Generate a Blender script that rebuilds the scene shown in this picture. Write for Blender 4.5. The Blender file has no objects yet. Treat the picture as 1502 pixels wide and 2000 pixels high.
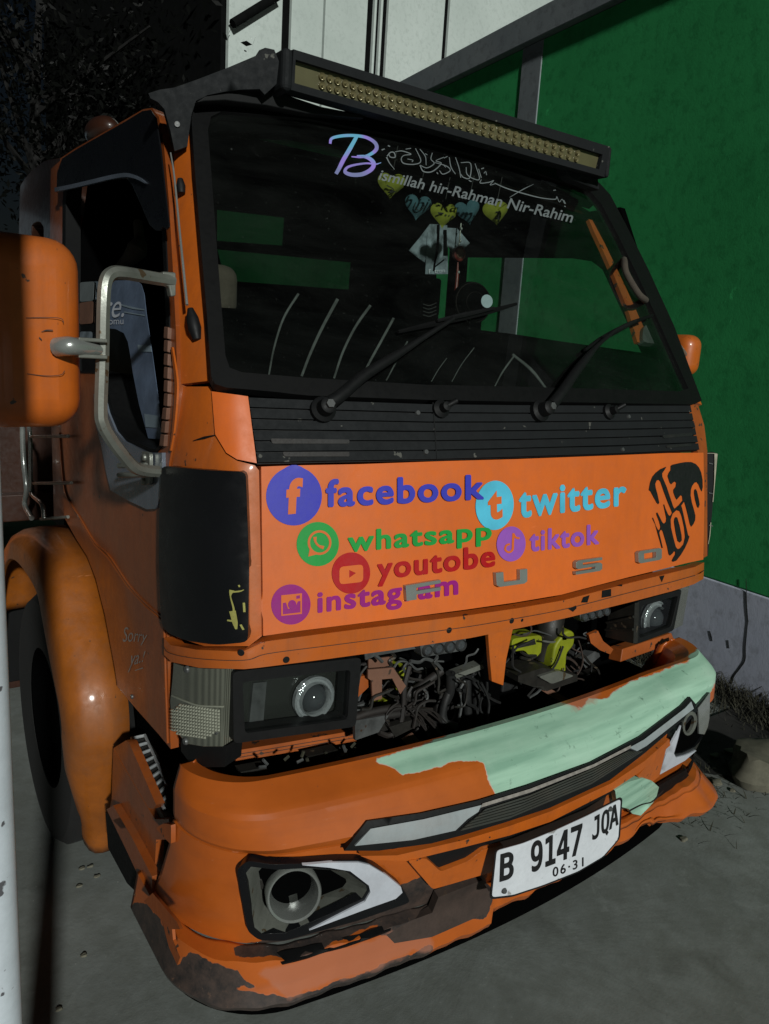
import bpy, bmesh, math, random
import numpy as np
from mathutils import Vector, Matrix, geometry
from mathutils.bvhtree import BVHTree

# ------------------------------------------------------------------ camera, sky, sun, exposure
scene = bpy.context.scene
COL = scene.collection
PW, PH, FOC = 1502.0, 2000.0, 1503.0
CAM = np.array([-1.36324, -1.31643, 1.61590])
CR = np.array([0.8181172, -0.57179267, 0.06113421])
CU = np.array([0.06635697, 0.19947074, 0.97765443])
CF = np.array([0.57121012, 0.79577922, -0.20113287])
cam = bpy.data.cameras.new('camera')
cam_o = bpy.data.objects.new('camera', cam)
COL.objects.link(cam_o)
M = Matrix.Identity(4)
for i in range(3):
    M[i][0], M[i][1], M[i][2], M[i][3] = CR[i], CU[i], -CF[i], CAM[i]
cam_o.matrix_world = M
cam.sensor_fit = 'VERTICAL'
cam.sensor_height = 36.0
cam.lens = 36.0 * FOC / PH
cam.clip_start = 0.05
cam.clip_end = 400
scene.camera = cam_o

SUN_AZ, SUN_EL = math.radians(14.0), math.radians(21.0)
world = bpy.data.worlds.new('World')
scene.world = world
world.use_nodes = True
wn = world.node_tree
sky = wn.nodes.new('ShaderNodeTexSky')
sky.sky_type = 'NISHITA'
sky.sun_disc = False
sky.sun_elevation = SUN_EL
sky.sun_rotation = math.radians(180) + SUN_AZ
bgn = wn.nodes['Background']
wn.links.new(sky.outputs[0], bgn.inputs[0])
bgn.inputs[1].default_value = 0.0010
sun = bpy.data.lights.new('sun', 'SUN')
sun.energy = 2.4
sun.angle = math.radians(2.4)
sun.color = (0.97, 1.0, 0.95)
sun_o = bpy.data.objects.new('sun', sun)
COL.objects.link(sun_o)
LD = Vector((math.sin(SUN_AZ) * math.cos(SUN_EL), math.cos(SUN_AZ) * math.cos(SUN_EL), -math.sin(SUN_EL)))
sun_o.rotation_euler = LD.to_track_quat('-Z', 'Y').to_euler()
sun_o.location = (-3, -6, 5)
scene.view_settings.view_transform = 'Standard'
scene.view_settings.look = 'None'
scene.view_settings.gamma = 1.0
scene.view_settings.exposure = 0.25
scene.render.film_transparent = False
scene.cycles.max_bounces = 8
scene.cycles.transparent_max_bounces = 16

random.seed(7)
rng = np.random.default_rng(7)

# ------------------------------------------------------------------ pixel -> place
def ray(px, py):
    d = CF + CR * (px - PW / 2) / FOC - CU * (py - PH / 2) / FOC
    return d / np.linalg.norm(d)

def proj(p):
    d = np.asarray(p, float) - CAM
    z = d @ CF
    return PW / 2 + FOC * (d @ CR) / z, PH / 2 - FOC * (d @ CU) / z

def at(px, py, axis, val):
    d = ray(px, py)
    return CAM + d * ((val - CAM[axis]) / d[axis])

def onplane(px, py, o, n):
    d = ray(px, py)
    n = np.asarray(n, float)
    return CAM + d * (((np.asarray(o) - CAM) @ n) / (d @ n))

class Implicit:
    """surface g(p)=0, g<0 on the outside (camera side)"""
    def __init__(self, g): self.g = g
    def __call__(self, px, py, off=0.0):
        d = ray(px, py)
        g = self.g
        cx, cy, cz = (float(v) for v in CAM); dx, dy, dz = (float(v) for v in d)
        f = lambda t: g((cx + dx * t, cy + dy * t, cz + dz * t))
        N = 36; a, b = 1.0, 5.5
        t = None
        prev = f(a); h = (b - a) / N
        for k in range(1, N + 1):
            v = f(a + k * h)
            if prev < 0 <= v:
                lo, hi = a + (k - 1) * h, a + k * h
                for _ in range(22):
                    m = (lo + hi) / 2
                    if f(m) < 0: lo = m
                    else: hi = m
                t = (lo + hi) / 2
                break
            prev = v
        if t is None: t = 2.6
        p = CAM + d * t
        if off:
            e = 1e-3
            x, y, z = (float(v) for v in p)
            n = np.array([g((x + e, y, z)) - g((x - e, y, z)), g((x, y + e, z)) - g((x, y - e, z)), g((x, y, z + e)) - g((x, y, z - e))])
            n = -n / (np.linalg.norm(n) + 1e-12)
            p = p + n * off
        return p

class Plane:
    def __init__(self, o, n):
        self.o = np.asarray(o, float); self.n = np.asarray(n, float) / np.linalg.norm(n)
    def __call__(self, px, py, off=0.0):
        return onplane(px, py, self.o, self.n) + self.n * off

class OnMesh:
    def __init__(self, verts, faces, fallback=None):
        self.b = BVHTree.FromPolygons([tuple(v) for v in verts], faces)
        self.f = fallback
    def __call__(self, px, py, off=0.0):
        d = ray(px, py)
        loc, n, i, dist = self.b.ray_cast(Vector(CAM), Vector(d))
        if loc is None:
            best = None
            for t in np.linspace(1.4, 3.6, 60):
                r_ = self.b.find_nearest(Vector(CAM + d * t))
                if best is None or r_[3] < best[3]: best = r_
            loc, n, i, dist = best
        n = np.array([n[0], n[1], 0.0])
        if np.linalg.norm(n) < .2: n = np.array([-d[0], -d[1], 0])
        n /= np.linalg.norm(n)
        if n @ d > 0: n = -n
        return np.array(loc) + n * off

def lerp_tab(z, tab):
    if z <= tab[0][0]: return tab[0][1]
    for i in range(1, len(tab)):
        if z <= tab[i][0]:
            a, b = tab[i - 1], tab[i]
            return a[1] + (b[1] - a[1]) * (z - a[0]) / (b[0] - a[0])
    return tab[-1][1]

HW = [(0.0, .81), (1.5, .81), (2.15, .715)]
def hw(z): return lerp_tab(z, HW)
YF = [(0.5, -.04), (1.071, -.04), (1.39, 0.0), (1.524, .055), (1.541, .066), (2.114, .434), (2.3, .56)]
BW = [(0.5, .07), (1.39, .07), (1.54, .075), (2.1, .06)]
def front_y(x, z, corner=True):
    w = hw(z)
    y = lerp_tab(z, YF) - lerp_tab(z, BW) * (1 - (x / .72) ** 2)
    if abs(x) > .72: y = lerp_tab(z, YF) + (abs(x) - .72) * .2
    if corner:
        xc = w - .075
        if abs(x) > xc:
            t = min((abs(x) - xc) / .075, 1.0)
            y += .19 * (1 - math.sqrt(max(0, 1 - t * t)))
    return y
FRONT = Implicit(lambda p: p[1] - front_y(p[0], p[2], False))
CORNER = Implicit(lambda p: min(p[1] - front_y(p[0], p[2], True), hw(p[2]) - abs(p[0])))
SIDE = Implicit(lambda p: p[0] + hw(p[2]))

# ------------------------------------------------------------------ materials
def mat(name):
    m = bpy.data.materials.new(name)
    m.use_nodes = True
    return m, m.node_tree, m.node_tree.nodes['Principled BSDF']

def noise(nt, scale, detail=6, rough=.6, vec='Object', dist=0.0):
    tc = nt.nodes.new('ShaderNodeTexCoord')
    n = nt.nodes.new('ShaderNodeTexNoise')
    n.inputs['Scale'].default_value = scale
    n.inputs['Detail'].default_value = detail
    n.inputs['Roughness'].default_value = rough
    n.inputs['Distortion'].default_value = dist
    nt.links.new(tc.outputs[vec], n.inputs['Vector'])
    return n.outputs['Fac']

def ramp(nt, fac, stops):
    r = nt.nodes.new('ShaderNodeValToRGB')
    e = r.color_ramp.elements
    while len(e) < len(stops): e.new(.5)
    for i, (p, c) in enumerate(stops):
        e[i].position = p
        e[i].color = (c, c, c, 1) if isinstance(c, (int, float)) else (*c[:3], 1)
    nt.links.new(fac, r.inputs[0])
    return r.outputs[0]

def mix(nt, fac, a, b, mode='MIX'):
    n = nt.nodes.new('ShaderNodeMix')
    n.data_type = 'RGBA'
    n.blend_type = mode
    for sock, v in ((n.inputs[0], fac), (n.inputs[6], a), (n.inputs[7], b)):
        if hasattr(v, 'links'): nt.links.new(v, sock)
        elif isinstance(v, (int, float)): sock.default_value = v
        else: sock.default_value = (*v[:3], 1)
    return n.outputs[2]

def math_n(nt, op, a, b=0.0, clamp=False):
    n = nt.nodes.new('ShaderNodeMath')
    n.operation = op
    n.use_clamp = clamp
    for i, v in enumerate((a, b)):
        if hasattr(v, 'links'): nt.links.new(v, n.inputs[i])
        else: n.inputs[i].default_value = v
    return n.outputs[0]

def bump(nt, bs, h, strength=.2, dist=.01):
    b = nt.nodes.new('ShaderNodeBump')
    b.inputs['Strength'].default_value = strength
    b.inputs['Distance'].default_value = dist
    nt.links.new(h, b.inputs['Height'])
    nt.links.new(b.outputs[0], bs.inputs['Normal'])

def attr(nt, name):
    a = nt.nodes.new('ShaderNodeAttribute')
    a.attribute_name = name
    return a.outputs['Fac']

def worn(name, col, rough=.4, dark=.72, scale=5, metallic=0.0, spec=.5, speck=.0, speckcol=(.05, .03, .02), coat=0.0, bumps=.04, dirt=0.0):
    """paint / plastic / metal: soft tonal drift, grime, streaks, scratches and small chips"""
    m, nt, bs = mat(name)
    n1 = noise(nt, scale, 8, .65)
    f = ramp(nt, n1, [(.3, 0), (.7, 1)])
    c = mix(nt, f, tuple(v * dark for v in col), col)
    n2 = noise(nt, scale * 9, 4, .7)
    c = mix(nt, ramp(nt, n2, [(.35, .16), (.6, 0)]), c, tuple(v * .45 for v in col))
    rgh = ramp(nt, n2, [(.3, min(1, rough + .14)), (.7, max(.04, rough - .06))])
    if dirt > 0:
        def stretched(sc, k, det=6):
            tc = nt.nodes.new('ShaderNodeTexCoord'); mp = nt.nodes.new('ShaderNodeMapping'); mp.inputs['Scale'].default_value = sc
            nz = nt.nodes.new('ShaderNodeTexNoise'); nz.inputs['Scale'].default_value = k; nz.inputs['Detail'].default_value = det; nz.inputs['Roughness'].default_value = .7
            nt.links.new(tc.outputs['Object'], mp.inputs[0]); nt.links.new(mp.outputs[0], nz.inputs['Vector'])
            return nz.outputs['Fac']
        run = stretched((1.0, 1.0, .07), 26)            # rain runs
        dust = noise(nt, 2.3, 9, .72, dist=.8)
        scr = stretched((.12, .3, 1.0), 90, 3)           # fine sideways scratches
        c = mix(nt, math_n(nt, 'MULTIPLY', ramp(nt, run, [(.50, 0), (.72, .5)]), dirt), c, tuple(v * .38 + .012 for v in col))
        c = mix(nt, math_n(nt, 'MULTIPLY', ramp(nt, dust, [(.46, 0), (.70, .5)]), dirt), c, (.20, .085, .035))
        c = mix(nt, math_n(nt, 'MULTIPLY', ramp(nt, scr, [(.70, 0), (.74, .55)]), dirt), c, tuple(min(1, v * 1.25 + .06) for v in col))
        rgh = math_n(nt, 'ADD', rgh, math_n(nt, 'MULTIPLY', ramp(nt, dust, [(.4, 0), (.7, .35)]), dirt), True)
    if speck > 0:
        n3 = noise(nt, 38, 3, .5)
        c = mix(nt, ramp(nt, n3, [(.71 - speck * .1, 0), (.735 - speck * .1, 1)]), c, speckcol)
    nt.links.new(c, bs.inputs['Base Color'])
    nt.links.new(rgh, bs.inputs['Roughness'])
    bs.inputs['Metallic'].default_value = metallic
    bs.inputs['Specular IOR Level'].default_value = spec
    bs.inputs['Coat Weight'].default_value = coat
    bs.inputs['Coat Roughness'].default_value = .12
    hgt = math_n(nt, 'ADD', n1, math_n(nt, 'MULTIPLY', noise(nt, 1.7, 2, .4), 2.0)) if dirt > 0 else n1
    bump(nt, bs, hgt, bumps, .02)
    return m

ORANGE = (.58, .128, .013)
MT = {}
MT['orange'] = worn('orange_paint', ORANGE, .34, .76, 4, speck=.04, coat=.35, dirt=.6, bumps=.10)
MT['orange_side'] = worn('side_shaded_orange_paint', (.34, .078, .013), .3, .62, 4, speck=.08, coat=.45, dirt=1.0, bumps=.14)  # orange darkened to build the side shading into the paint
MT['orange_bright'] = worn('orange_vinyl', (.76, .155, .024), .4, .80, 3, speck=0, coat=.12, dirt=.25, bumps=.07)
MT['orange_amber'] = worn('amber_orange_paint', (.35, .098, .010), .38, .55, 5, dirt=.9, bumps=.1, speck=.05, coat=.3)
MT['orange_dull'] = worn('dirty_orange_paint', (.42, .098, .016), .5, .55, 6, speck=.7)
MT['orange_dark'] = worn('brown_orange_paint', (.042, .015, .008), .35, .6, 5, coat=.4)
MT['black'] = worn('black_plastic', (.007, .0074, .008), .55, .7, 8, spec=.25)
MT['cowl'] = worn('grey_black_plastic', (.012, .0135, .015), .7, .7, 7, spec=.2, speck=.1, speckcol=(.09, .09, .08))
MT['gloss_black'] = worn('gloss_black_paint', (.007, .0075, .009), .28, .7, 3, coat=.08, spec=.35, bumps=.02)
MT['rubber'] = worn('black_rubber', (.0045, .0047, .005), .55, .7, 9, spec=.18)
MT['interior'] = worn('dark_trim_and_shade', (.0016, .0017, .0018), .9, .7, 5, spec=.01)  # cab trim; also the painted shade on rims and under the lip
MT['chrome'] = worn('chrome', (.40, .42, .40), .2, .75, 12, metallic=.55, bumps=.02)
MT['steel'] = worn('dull_steel', (.24, .25, .22), .36, .55, 14, metallic=.45, speck=.8, speckcol=(.10, .07, .04))
MT['alu'] = worn('tread_aluminium', (.42, .44, .45), .3, .6, 20, metallic=.3, speck=.5)
MT['grime'] = worn('greasy_metal', (.020, .018, .015), .5, .3, 24, speck=.5, speckcol=(.08, .06, .04))
MT['hose'] = worn('rubber_hose', (.015, .0155, .016), .55, .4, 26, dirt=.12)
MT['rust'] = worn('rusty_steel', (.055, .034, .026), .75, .4, 14, speck=.6)
MT['brownmetal'] = worn('brown_primed_bracket', (.20, .095, .06), .6, .6, 10, speck=.5)
MT['yellow'] = worn('yellow_painted_casting', (.29, .33, .010), .5, .5, 9, speck=.9, speckcol=(.04, .04, .01))
MT['white'] = worn('white_plastic', (.60, .63, .70), .4, .82, 5, speck=0, dirt=.3)
MT['silver'] = worn('silver_grey_plastic', (.34, .38, .395), .32, .8, 6, dirt=.5, coat=.3)
MT['ribs'] = worn('smoked_rib_plastic', (.050, .053, .046), .3, .7, 9, dirt=.3)
MT['plate'] = worn('white_plate', (.70, .73, .78), .45, .8, 9, speck=.35, speckcol=(.3, .3, .3))
MT['ink'] = worn('black_ink', (.008, .008, .009), .5, .8, 10)
MT['pole'] = worn('white_pole_paint', (.62, .68, .74), .5, .85, 9, speck=.35, speckcol=(.1, .1, .11))
MT['reflection'] = worn('blue_grey_reflection', (.15, .20, .30), .35, .45, 9)  # bluish reflection of the door glass as a flat colour
MT['trimblue'] = worn('slate_trim_painted_sheen', (.15, .175, .22), .24, .6, 4, coat=.4)  # slate trim, its bluish sky reflection lightened into the colour
MT['blue'] = worn('royal_blue_vinyl', (.045, .046, .46), .42, .92, 6)
MT['cyan'] = worn('cyan_vinyl', (.10, .56, .78), .42, .72, 9)
MT['green'] = worn('green_vinyl', (.012, .34, .055), .42, .8, 8)
MT['red'] = worn('red_vinyl', (.44, .004, .008), .42, .92, 6)
MT['violet'] = worn('violet_vinyl', (.33, .10, .52), .42, .8, 8)
MT['magenta'] = worn('magenta_vinyl', (.31, .006, .20), .42, .85, 6)
MT['lettergrey'] = worn('silver_vinyl', (.17, .195, .20), .5, .7, 14)
MT['scratchgrey'] = worn('faded_grey_vinyl', (.34, .31, .28), .5, .5, 60)
MT['beige'] = worn('beige_cloth', (.075, .06, .045), .9, .6, 20)
MT['paperw'] = worn('printed_paper', (.24, .29, .33), .5, .3, 26)
MT['heart_y'] = worn('yellow_plush', (.20, .22, .012), .9, .55, 18)
MT['heart_b'] = worn('blue_plush', (.04, .11, .135), .9, .55, 18)
MT['chip'] = worn('yellow_scrape', (.40, .38, .10), .7, .6, 30)
MT['pend'] = worn('red_pendant', (.16, .025, .018), .4, .5, 30)
MT['disc'] = worn('white_sticker', (.36, .45, .50), .5, .8, 40)
MT['greenpane'] = worn('green_grey_pane', (.085, .14, .105), .4, .6, 8)
MT['streakm'] = worn('painted_reflection_grey', (.115, .122, .12), .4, .3, 20)  # pale grey of the painted windshield reflections
MT['tyre'] = worn('shadowed_tyre_rubber', (.006, .006, .006), .85, .6, 20)  # near black, with the pole's shadow on the wheel put into the colour
MT['cream'] = worn('cream_plastic_edge', (.42, .40, .30), .5, .5, 30)
MT['lamp_grey'] = worn('grey_lamp_housing', (.11, .115, .115), .42, .4, 24, metallic=.2, speck=.4)
MT['weedm'] = worn('dry_weed', (.045, .043, .026), .9, .4, 30)
MT['leafm'] = worn('night_dark_leaf', (.0028, .0034, .0026), .5, .4, 10, spec=.12)  # leaf colour sunk near black to stand for missing night light
MT['barkm'] = worn('bark', (.006, .0055, .005), .9, .5, 20)
MT['rubble'] = worn('broken_concrete', (.16, .15, .11), .9, .5, 12)
MT['holem'] = worn('wet_soil', (.010, .0095, .008), .9, .5, 20)
MT['amberlens'] = None

# silver-violet holographic letter
m, nt, bs = mat('holographic_vinyl')
g = noise(nt, 9, 2, .5)
nt.links.new(ramp(nt, g, [(.35, (.20, .22, .42)), (.5, (.32, .22, .70)), (.62, (.14, .42, .60))]), bs.inputs['Base Color'])
bs.inputs['Roughness'].default_value = .35
MT['holo'] = m

# clear automotive glass: real fresnel mirror over a tinted see-through sheet
def glass(name, tint, refl=.9, rough=.01):
    m, nt, bs = mat(name)
    nt.nodes.remove(bs)
    out = nt.nodes['Material Output']
    tr = nt.nodes.new('ShaderNodeBsdfTransparent'); tr.inputs[0].default_value = (*tint, 1)
    gl = nt.nodes.new('ShaderNodeBsdfGlossy'); gl.inputs['Roughness'].default_value = rough
    gl.inputs[0].default_value = (refl, refl, refl, 1)
    lw = nt.nodes.new('ShaderNodeLayerWeight'); lw.inputs[0].default_value = .5
    fr = math_n(nt, 'ADD', math_n(nt, 'MULTIPLY', math_n(nt, 'POWER', lw.outputs['Facing'], 5.0), .92), .045)
    mx = nt.nodes.new('ShaderNodeMixShader')
    nt.links.new(fr, mx.inputs[0]); nt.links.new(tr.outputs[0], mx.inputs[1]); nt.links.new(gl.outputs[0], mx.inputs[2])
    nt.links.new(mx.outputs[0], out.inputs[0])
    return m
MT['glass'] = glass('windshield_glass', (.78, .84, .80))
nt = MT['glass'].node_tree
outn = nt.nodes['Material Output']; base_sh = outn.inputs[0].links[0].from_socket
df = nt.nodes.new('ShaderNodeBsdfDiffuse'); df.inputs[0].default_value = (.55, .60, .56, 1)
tcg = nt.nodes.new('ShaderNodeTexCoord'); mpg = nt.nodes.new('ShaderNodeMapping'); mpg.inputs['Scale'].default_value = (1.0, 1.0, 3.2); mpg.inputs['Rotation'].default_value = (0, .5, 0)
nzg = nt.nodes.new('ShaderNodeTexNoise'); nzg.inputs['Scale'].default_value = 2.6; nzg.inputs['Detail'].default_value = 9; nzg.inputs['Roughness'].default_value = .68; nzg.inputs['Distortion'].default_value = .6
nt.links.new(tcg.outputs['Object'], mpg.inputs[0]); nt.links.new(mpg.outputs[0], nzg.inputs['Vector'])
dust = math_n(nt, 'ADD', ramp(nt, nzg.outputs['Fac'], [(.40, .002), (.72, .012)]), ramp(nt, noise(nt, 120, 2, .6), [(.70, 0), (.78, .05)]))
mxg = nt.nodes.new('ShaderNodeMixShader')
nt.links.new(dust, mxg.inputs[0]); nt.links.new(base_sh, mxg.inputs[1]); nt.links.new(df.outputs[0], mxg.inputs[2]); nt.links.new(mxg.outputs[0], outn.inputs[0])
MT['lensglass'] = glass('clear_lens_glass', (.82, .85, .84), rough=.05)
MT['rearglass'] = glass('dusty_rear_glass', (.24, .26, .25), rough=.15)
MT['doorglass'] = glass('door_glass', (.8, .84, .82))

def lens_mat(name, col, rough, trans, grid=0, bmp=.6):
    m, nt, bs = mat(name)
    bs.inputs['Base Color'].default_value = (*col, 1)
    bs.inputs['Roughness'].default_value = rough
    bs.inputs['Specular IOR Level'].default_value = .8
    n = noise(nt, 14, 5)
    nt.links.new(mix(nt, n, tuple(c * .6 for c in col), col), bs.inputs['Base Color'])
    return m
MT['signal'] = lens_mat('smoky_clear_signal_lens', (.15, .16, .13), .16, 0)
m, nt, bs = mat('ribbed_signal_lens')
wv = nt.nodes.new('ShaderNodeTexWave'); wv.inputs['Scale'].default_value = 55; wv.inputs['Distortion'].default_value = .2
tcw = nt.nodes.new('ShaderNodeTexCoord'); nt.links.new(tcw.outputs['Object'], wv.inputs['Vector'])
nt.links.new(mix(nt, noise(nt, 9, 5), (.075, .08, .062), (.15, .155, .125)), bs.inputs['Base Color'])
bs.inputs['Roughness'].default_value = .14; bs.inputs['Specular IOR Level'].default_value = .8; bs.inputs['Coat Weight'].default_value = .6; bs.inputs['Coat Roughness'].default_value = .04
bump(nt, bs, wv.outputs['Fac'], .35, .004)
MT['signal'] = m
MT['signalgrid'] = lens_mat('prism_signal_lens', (.34, .35, .28), .12, 0)
MT['darklens'] = lens_mat('dark_ribbed_lens', (.026, .028, .025), .22, 0)
MT['ledlens'] = lens_mat('yellowed_lens', (.115, .105, .050), .35, 0)
m, nt, bs = mat('projector_lens'); bs.inputs['Base Color'].default_value = (.05, .055, .06, 1); bs.inputs['Roughness'].default_value = .06
MT['proj'] = m
m, nt, bs = mat('clear_ring'); bs.inputs['Base Color'].default_value = (.34, .36, .37, 1); bs.inputs['Roughness'].default_value = .1; bs.inputs['Metallic'].default_value = .3
bump(nt, bs, noise(nt, 60, 3), .5, .01)
MT['ring'] = m

# bumper: orange paint, mint primer and bare grey-brown wear driven by painted-on masks
m, nt, bs = mat('bumper_paint')
n_edge = noise(nt, 15, 4, .55)
n_big = noise(nt, 5, 6, .6)
n_fine = noise(nt, 70, 5, .7)
n_streak_tc = nt.nodes.new('ShaderNodeTexCoord'); mp = nt.nodes.new('ShaderNodeMapping'); mp.inputs['Scale'].default_value = (2.0, 9, 30)
nt.links.new(n_streak_tc.outputs['Object'], mp.inputs[0])
n_st = nt.nodes.new('ShaderNodeTexNoise'); n_st.inputs['Scale'].default_value = 1.4; n_st.inputs['Detail'].default_value = 7
nt.links.new(mp.outputs[0], n_st.inputs['Vector'])
orange = mix(nt, ramp(nt, n_big, [(.3, 0), (.7, 1)]), (.36, .078, .010), (.50, .112, .014))
orange = mix(nt, ramp(nt, n_fine, [(.68, 0), (.74, .8)]), orange, (.16, .06, .03))
mint = mix(nt, ramp(nt, n_st.outputs['Fac'], [(.30, 0), (.62, 1)]), (.20, .37, .27), (.36, .58, .44))
mint = mix(nt, ramp(nt, noise(nt, 34, 5, .7), [(.62, 0), (.72, .75)]), mint, (.05, .10, .07))
mp2 = nt.nodes.new('ShaderNodeMapping'); mp2.inputs['Scale'].default_value = (.9, 4, 14); mp2.inputs['Rotation'].default_value = (0, .35, 0)
nt.links.new(n_streak_tc.outputs['Object'], mp2.inputs[0])
n_sc = nt.nodes.new('ShaderNodeTexNoise'); n_sc.inputs['Scale'].default_value = 7; n_sc.inputs['Detail'].default_value = 5; n_sc.inputs['Roughness'].default_value = .75
nt.links.new(mp2.outputs[0], n_sc.inputs['Vector'])
mint = mix(nt, ramp(nt, n_sc.outputs['Fac'], [(.62, 0), (.70, .6)]), mint, (.10, .20, .14))
mint = mix(nt, ramp(nt, n_big, [(.55, 0), (.75, .35)]), mint, (.50, .66, .55))
orange = mix(nt, ramp(nt, n_sc.outputs['Fac'], [(.66, 0), (.72, .45)]), orange, (.62, .27, .15))
orange = mix(nt, ramp(nt, n_st.outputs['Fac'], [(.55, 0), (.8, .4)]), orange, (.24, .065, .02))
def mask(attr_name, amp=.5, soft=.03):
    v = math_n(nt, 'ADD', attr(nt, attr_name), math_n(nt, 'MULTIPLY', math_n(nt, 'SUBTRACT', n_edge, .5), amp))
    return v
mv = mask('mint', .42)
c = mix(nt, ramp(nt, mv, [(.478, 0), (.50, 1)]), orange, mint)
halo = math_n(nt, 'MULTIPLY', ramp(nt, mv, [(.462, 0), (.475, 1)]), math_n(nt, 'SUBTRACT', 1.0, ramp(nt, mv, [(.485, 0), (.50, 1)])))
c = mix(nt, math_n(nt, 'MULTIPLY', halo, .7), c, (.55, .44, .38))
rv = mask('rust', .6)
rustc = mix(nt, ramp(nt, noise(nt, 22, 7, .75), [(.35, 0), (.7, 1)]), (.012, .010, .010), (.070, .044, .034))
rustc = mix(nt, ramp(nt, n_fine, [(.62, 0), (.70, .7)]), rustc, (.16, .085, .05))
c = mix(nt, ramp(nt, rv, [(.48, 0), (.50, 1)]), c, rustc)
sv = mask('scuff', .7)
c = mix(nt, math_n(nt, 'MULTIPLY', ramp(nt, sv, [(.45, 0), (.6, 1)]), .55), c, (.40, .16, .10))
nt.links.new(c, bs.inputs['Base Color'])
nt.links.new(ramp(nt, math_n(nt, 'MAXIMUM', mv, rv), [(.45, .34), (.5, .68)]), bs.inputs['Roughness'])
bs.inputs['Coat Weight'].default_value = .3
bs.inputs['Coat Roughness'].default_value = .12
bump(nt, bs, math_n(nt, 'ADD', ramp(nt, mv, [(.47, 0), (.5, 1)]), math_n(nt, 'MULTIPLY', n_big, .6)), .18, .006)
MT['bumper'] = m

# ground: dirty, tyre-smoothed concrete
m, nt, bs = mat('dirty_concrete')
n1 = noise(nt, 1.3, 9, .62); n2 = noise(nt, 9, 8, .7); n3 = noise(nt, 70, 4, .7); n4 = noise(nt, 3.1, 10, .75, dist=1.2)
c = mix(nt, ramp(nt, n1, [(.3, 0), (.7, 1)]), (.142, .154, .146), (.232, .250, .238))
c = mix(nt, ramp(nt, n2, [(.40, .55), (.62, 0)]), c, (.125, .132, .116))
c = mix(nt, ramp(nt, n4, [(.60, 0), (.72, .55)]), c, (.285, .305, .292))
c = mix(nt, ramp(nt, n3, [(.66, 0), (.72, .6)]), c, (.38, .39, .36))
c = mix(nt, ramp(nt, noise(nt, 2.2, 5, .6, dist=.6), [(.30, .8), (.42, 0)]), c, (.085, .088, .078))
vt = nt.nodes.new('ShaderNodeTexVoronoi'); vt.feature = 'DISTANCE_TO_EDGE'; vt.inputs['Scale'].default_value = .55
tc = nt.nodes.new('ShaderNodeTexCoord'); nz = nt.nodes.new('ShaderNodeTexNoise'); nz.inputs['Scale'].default_value = 3.5; nz.inputs['Detail'].default_value = 8
nt.links.new(tc.outputs['Object'], nz.inputs['Vector'])
vm = nt.nodes.new('ShaderNodeVectorMath'); vm.operation = 'MULTIPLY_ADD'; vm.inputs[1].default_value = (.35, .35, .35)
nt.links.new(nz.outputs['Color'], vm.inputs[0]); nt.links.new(tc.outputs['Object'], vm.inputs[2]); nt.links.new(vm.outputs[0], vt.inputs['Vector'])
crk = ramp(nt, vt.outputs['Distance'], [(.0, 1), (.006, 0)])
c = mix(nt, math_n(nt, 'MULTIPLY', crk, .12), c, (.03, .03, .028))
nt.links.new(c, bs.inputs['Base Color'])
bs.inputs['Roughness'].default_value = .82
bs.inputs['Specular IOR Level'].default_value = .25
bump(nt, bs, math_n(nt, 'ADD', math_n(nt, 'MULTIPLY', n2, .8), math_n(nt, 'MULTIPLY', n3, .25)), .22, .012)
MT['ground'] = m

# plastered wall paints
def plaster(name, a, b, stain, sc=1.2):
    m, nt, bs = mat(name)
    n1 = noise(nt, sc, 8, .6); n2 = noise(nt, 14, 8, .7); n3 = noise(nt, 90, 3, .6)
    c = mix(nt, ramp(nt, n1, [(.3, 0), (.7, 1)]), a, b)
    c = mix(nt, ramp(nt, n2, [(.36, .5), (.5, 0)]), c, stain)
    c = mix(nt, ramp(nt, noise(nt, 4, 9, .7, dist=.8), [(.67, 0), (.71, .6)]), c, tuple(min(1, v * 1.7) for v in b))
    nt.links.new(c, bs.inputs['Base Color'])
    bs.inputs['Roughness'].default_value = .75
    bs.inputs['Specular IOR Level'].default_value = .25
    bump(nt, bs, math_n(nt, 'ADD', n2, math_n(nt, 'MULTIPLY', n3, .3)), .12, .01)
    return m
MT['wallgreen'] = plaster('green_wall_paint', (.030, .31, .095), (.046, .43, .135), (.018, .20, .06))
MT['walllilac'] = plaster('lilac_grey_wall_paint', (.58, .62, .76), (.68, .71, .84), (.34, .36, .42), 2)
MT['wallgrey'] = plaster('grey_cement_paint', (.20, .23, .25), (.27, .30, .31), (.13, .14, .15), 2)
MT['cladding'] = plaster('pale_metal_cladding', (.42, .48, .45), (.54, .60, .57), (.36, .41, .385), .5)
MT['darksteel'] = worn('dark_steel_gap', (.006, .0065, .0065), .95, .6, 8, spec=.05)
MT['palesheet'] = worn('pale_blue_reflection', (.25, .32, .38), .6, .6, 6)

# ------------------------------------------------------------------ mesh helpers
def link(name, me, m=None, parent=None):
    o = bpy.data.objects.new(name, me)
    COL.objects.link(o)
    if m is not None: me.materials.append(MT[m] if isinstance(m, str) else m)
    if parent is not None:
        o.parent = parent
        if parent.type == 'EMPTY': o.matrix_parent_inverse = Matrix.Translation(-parent.location)
    return o

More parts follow.
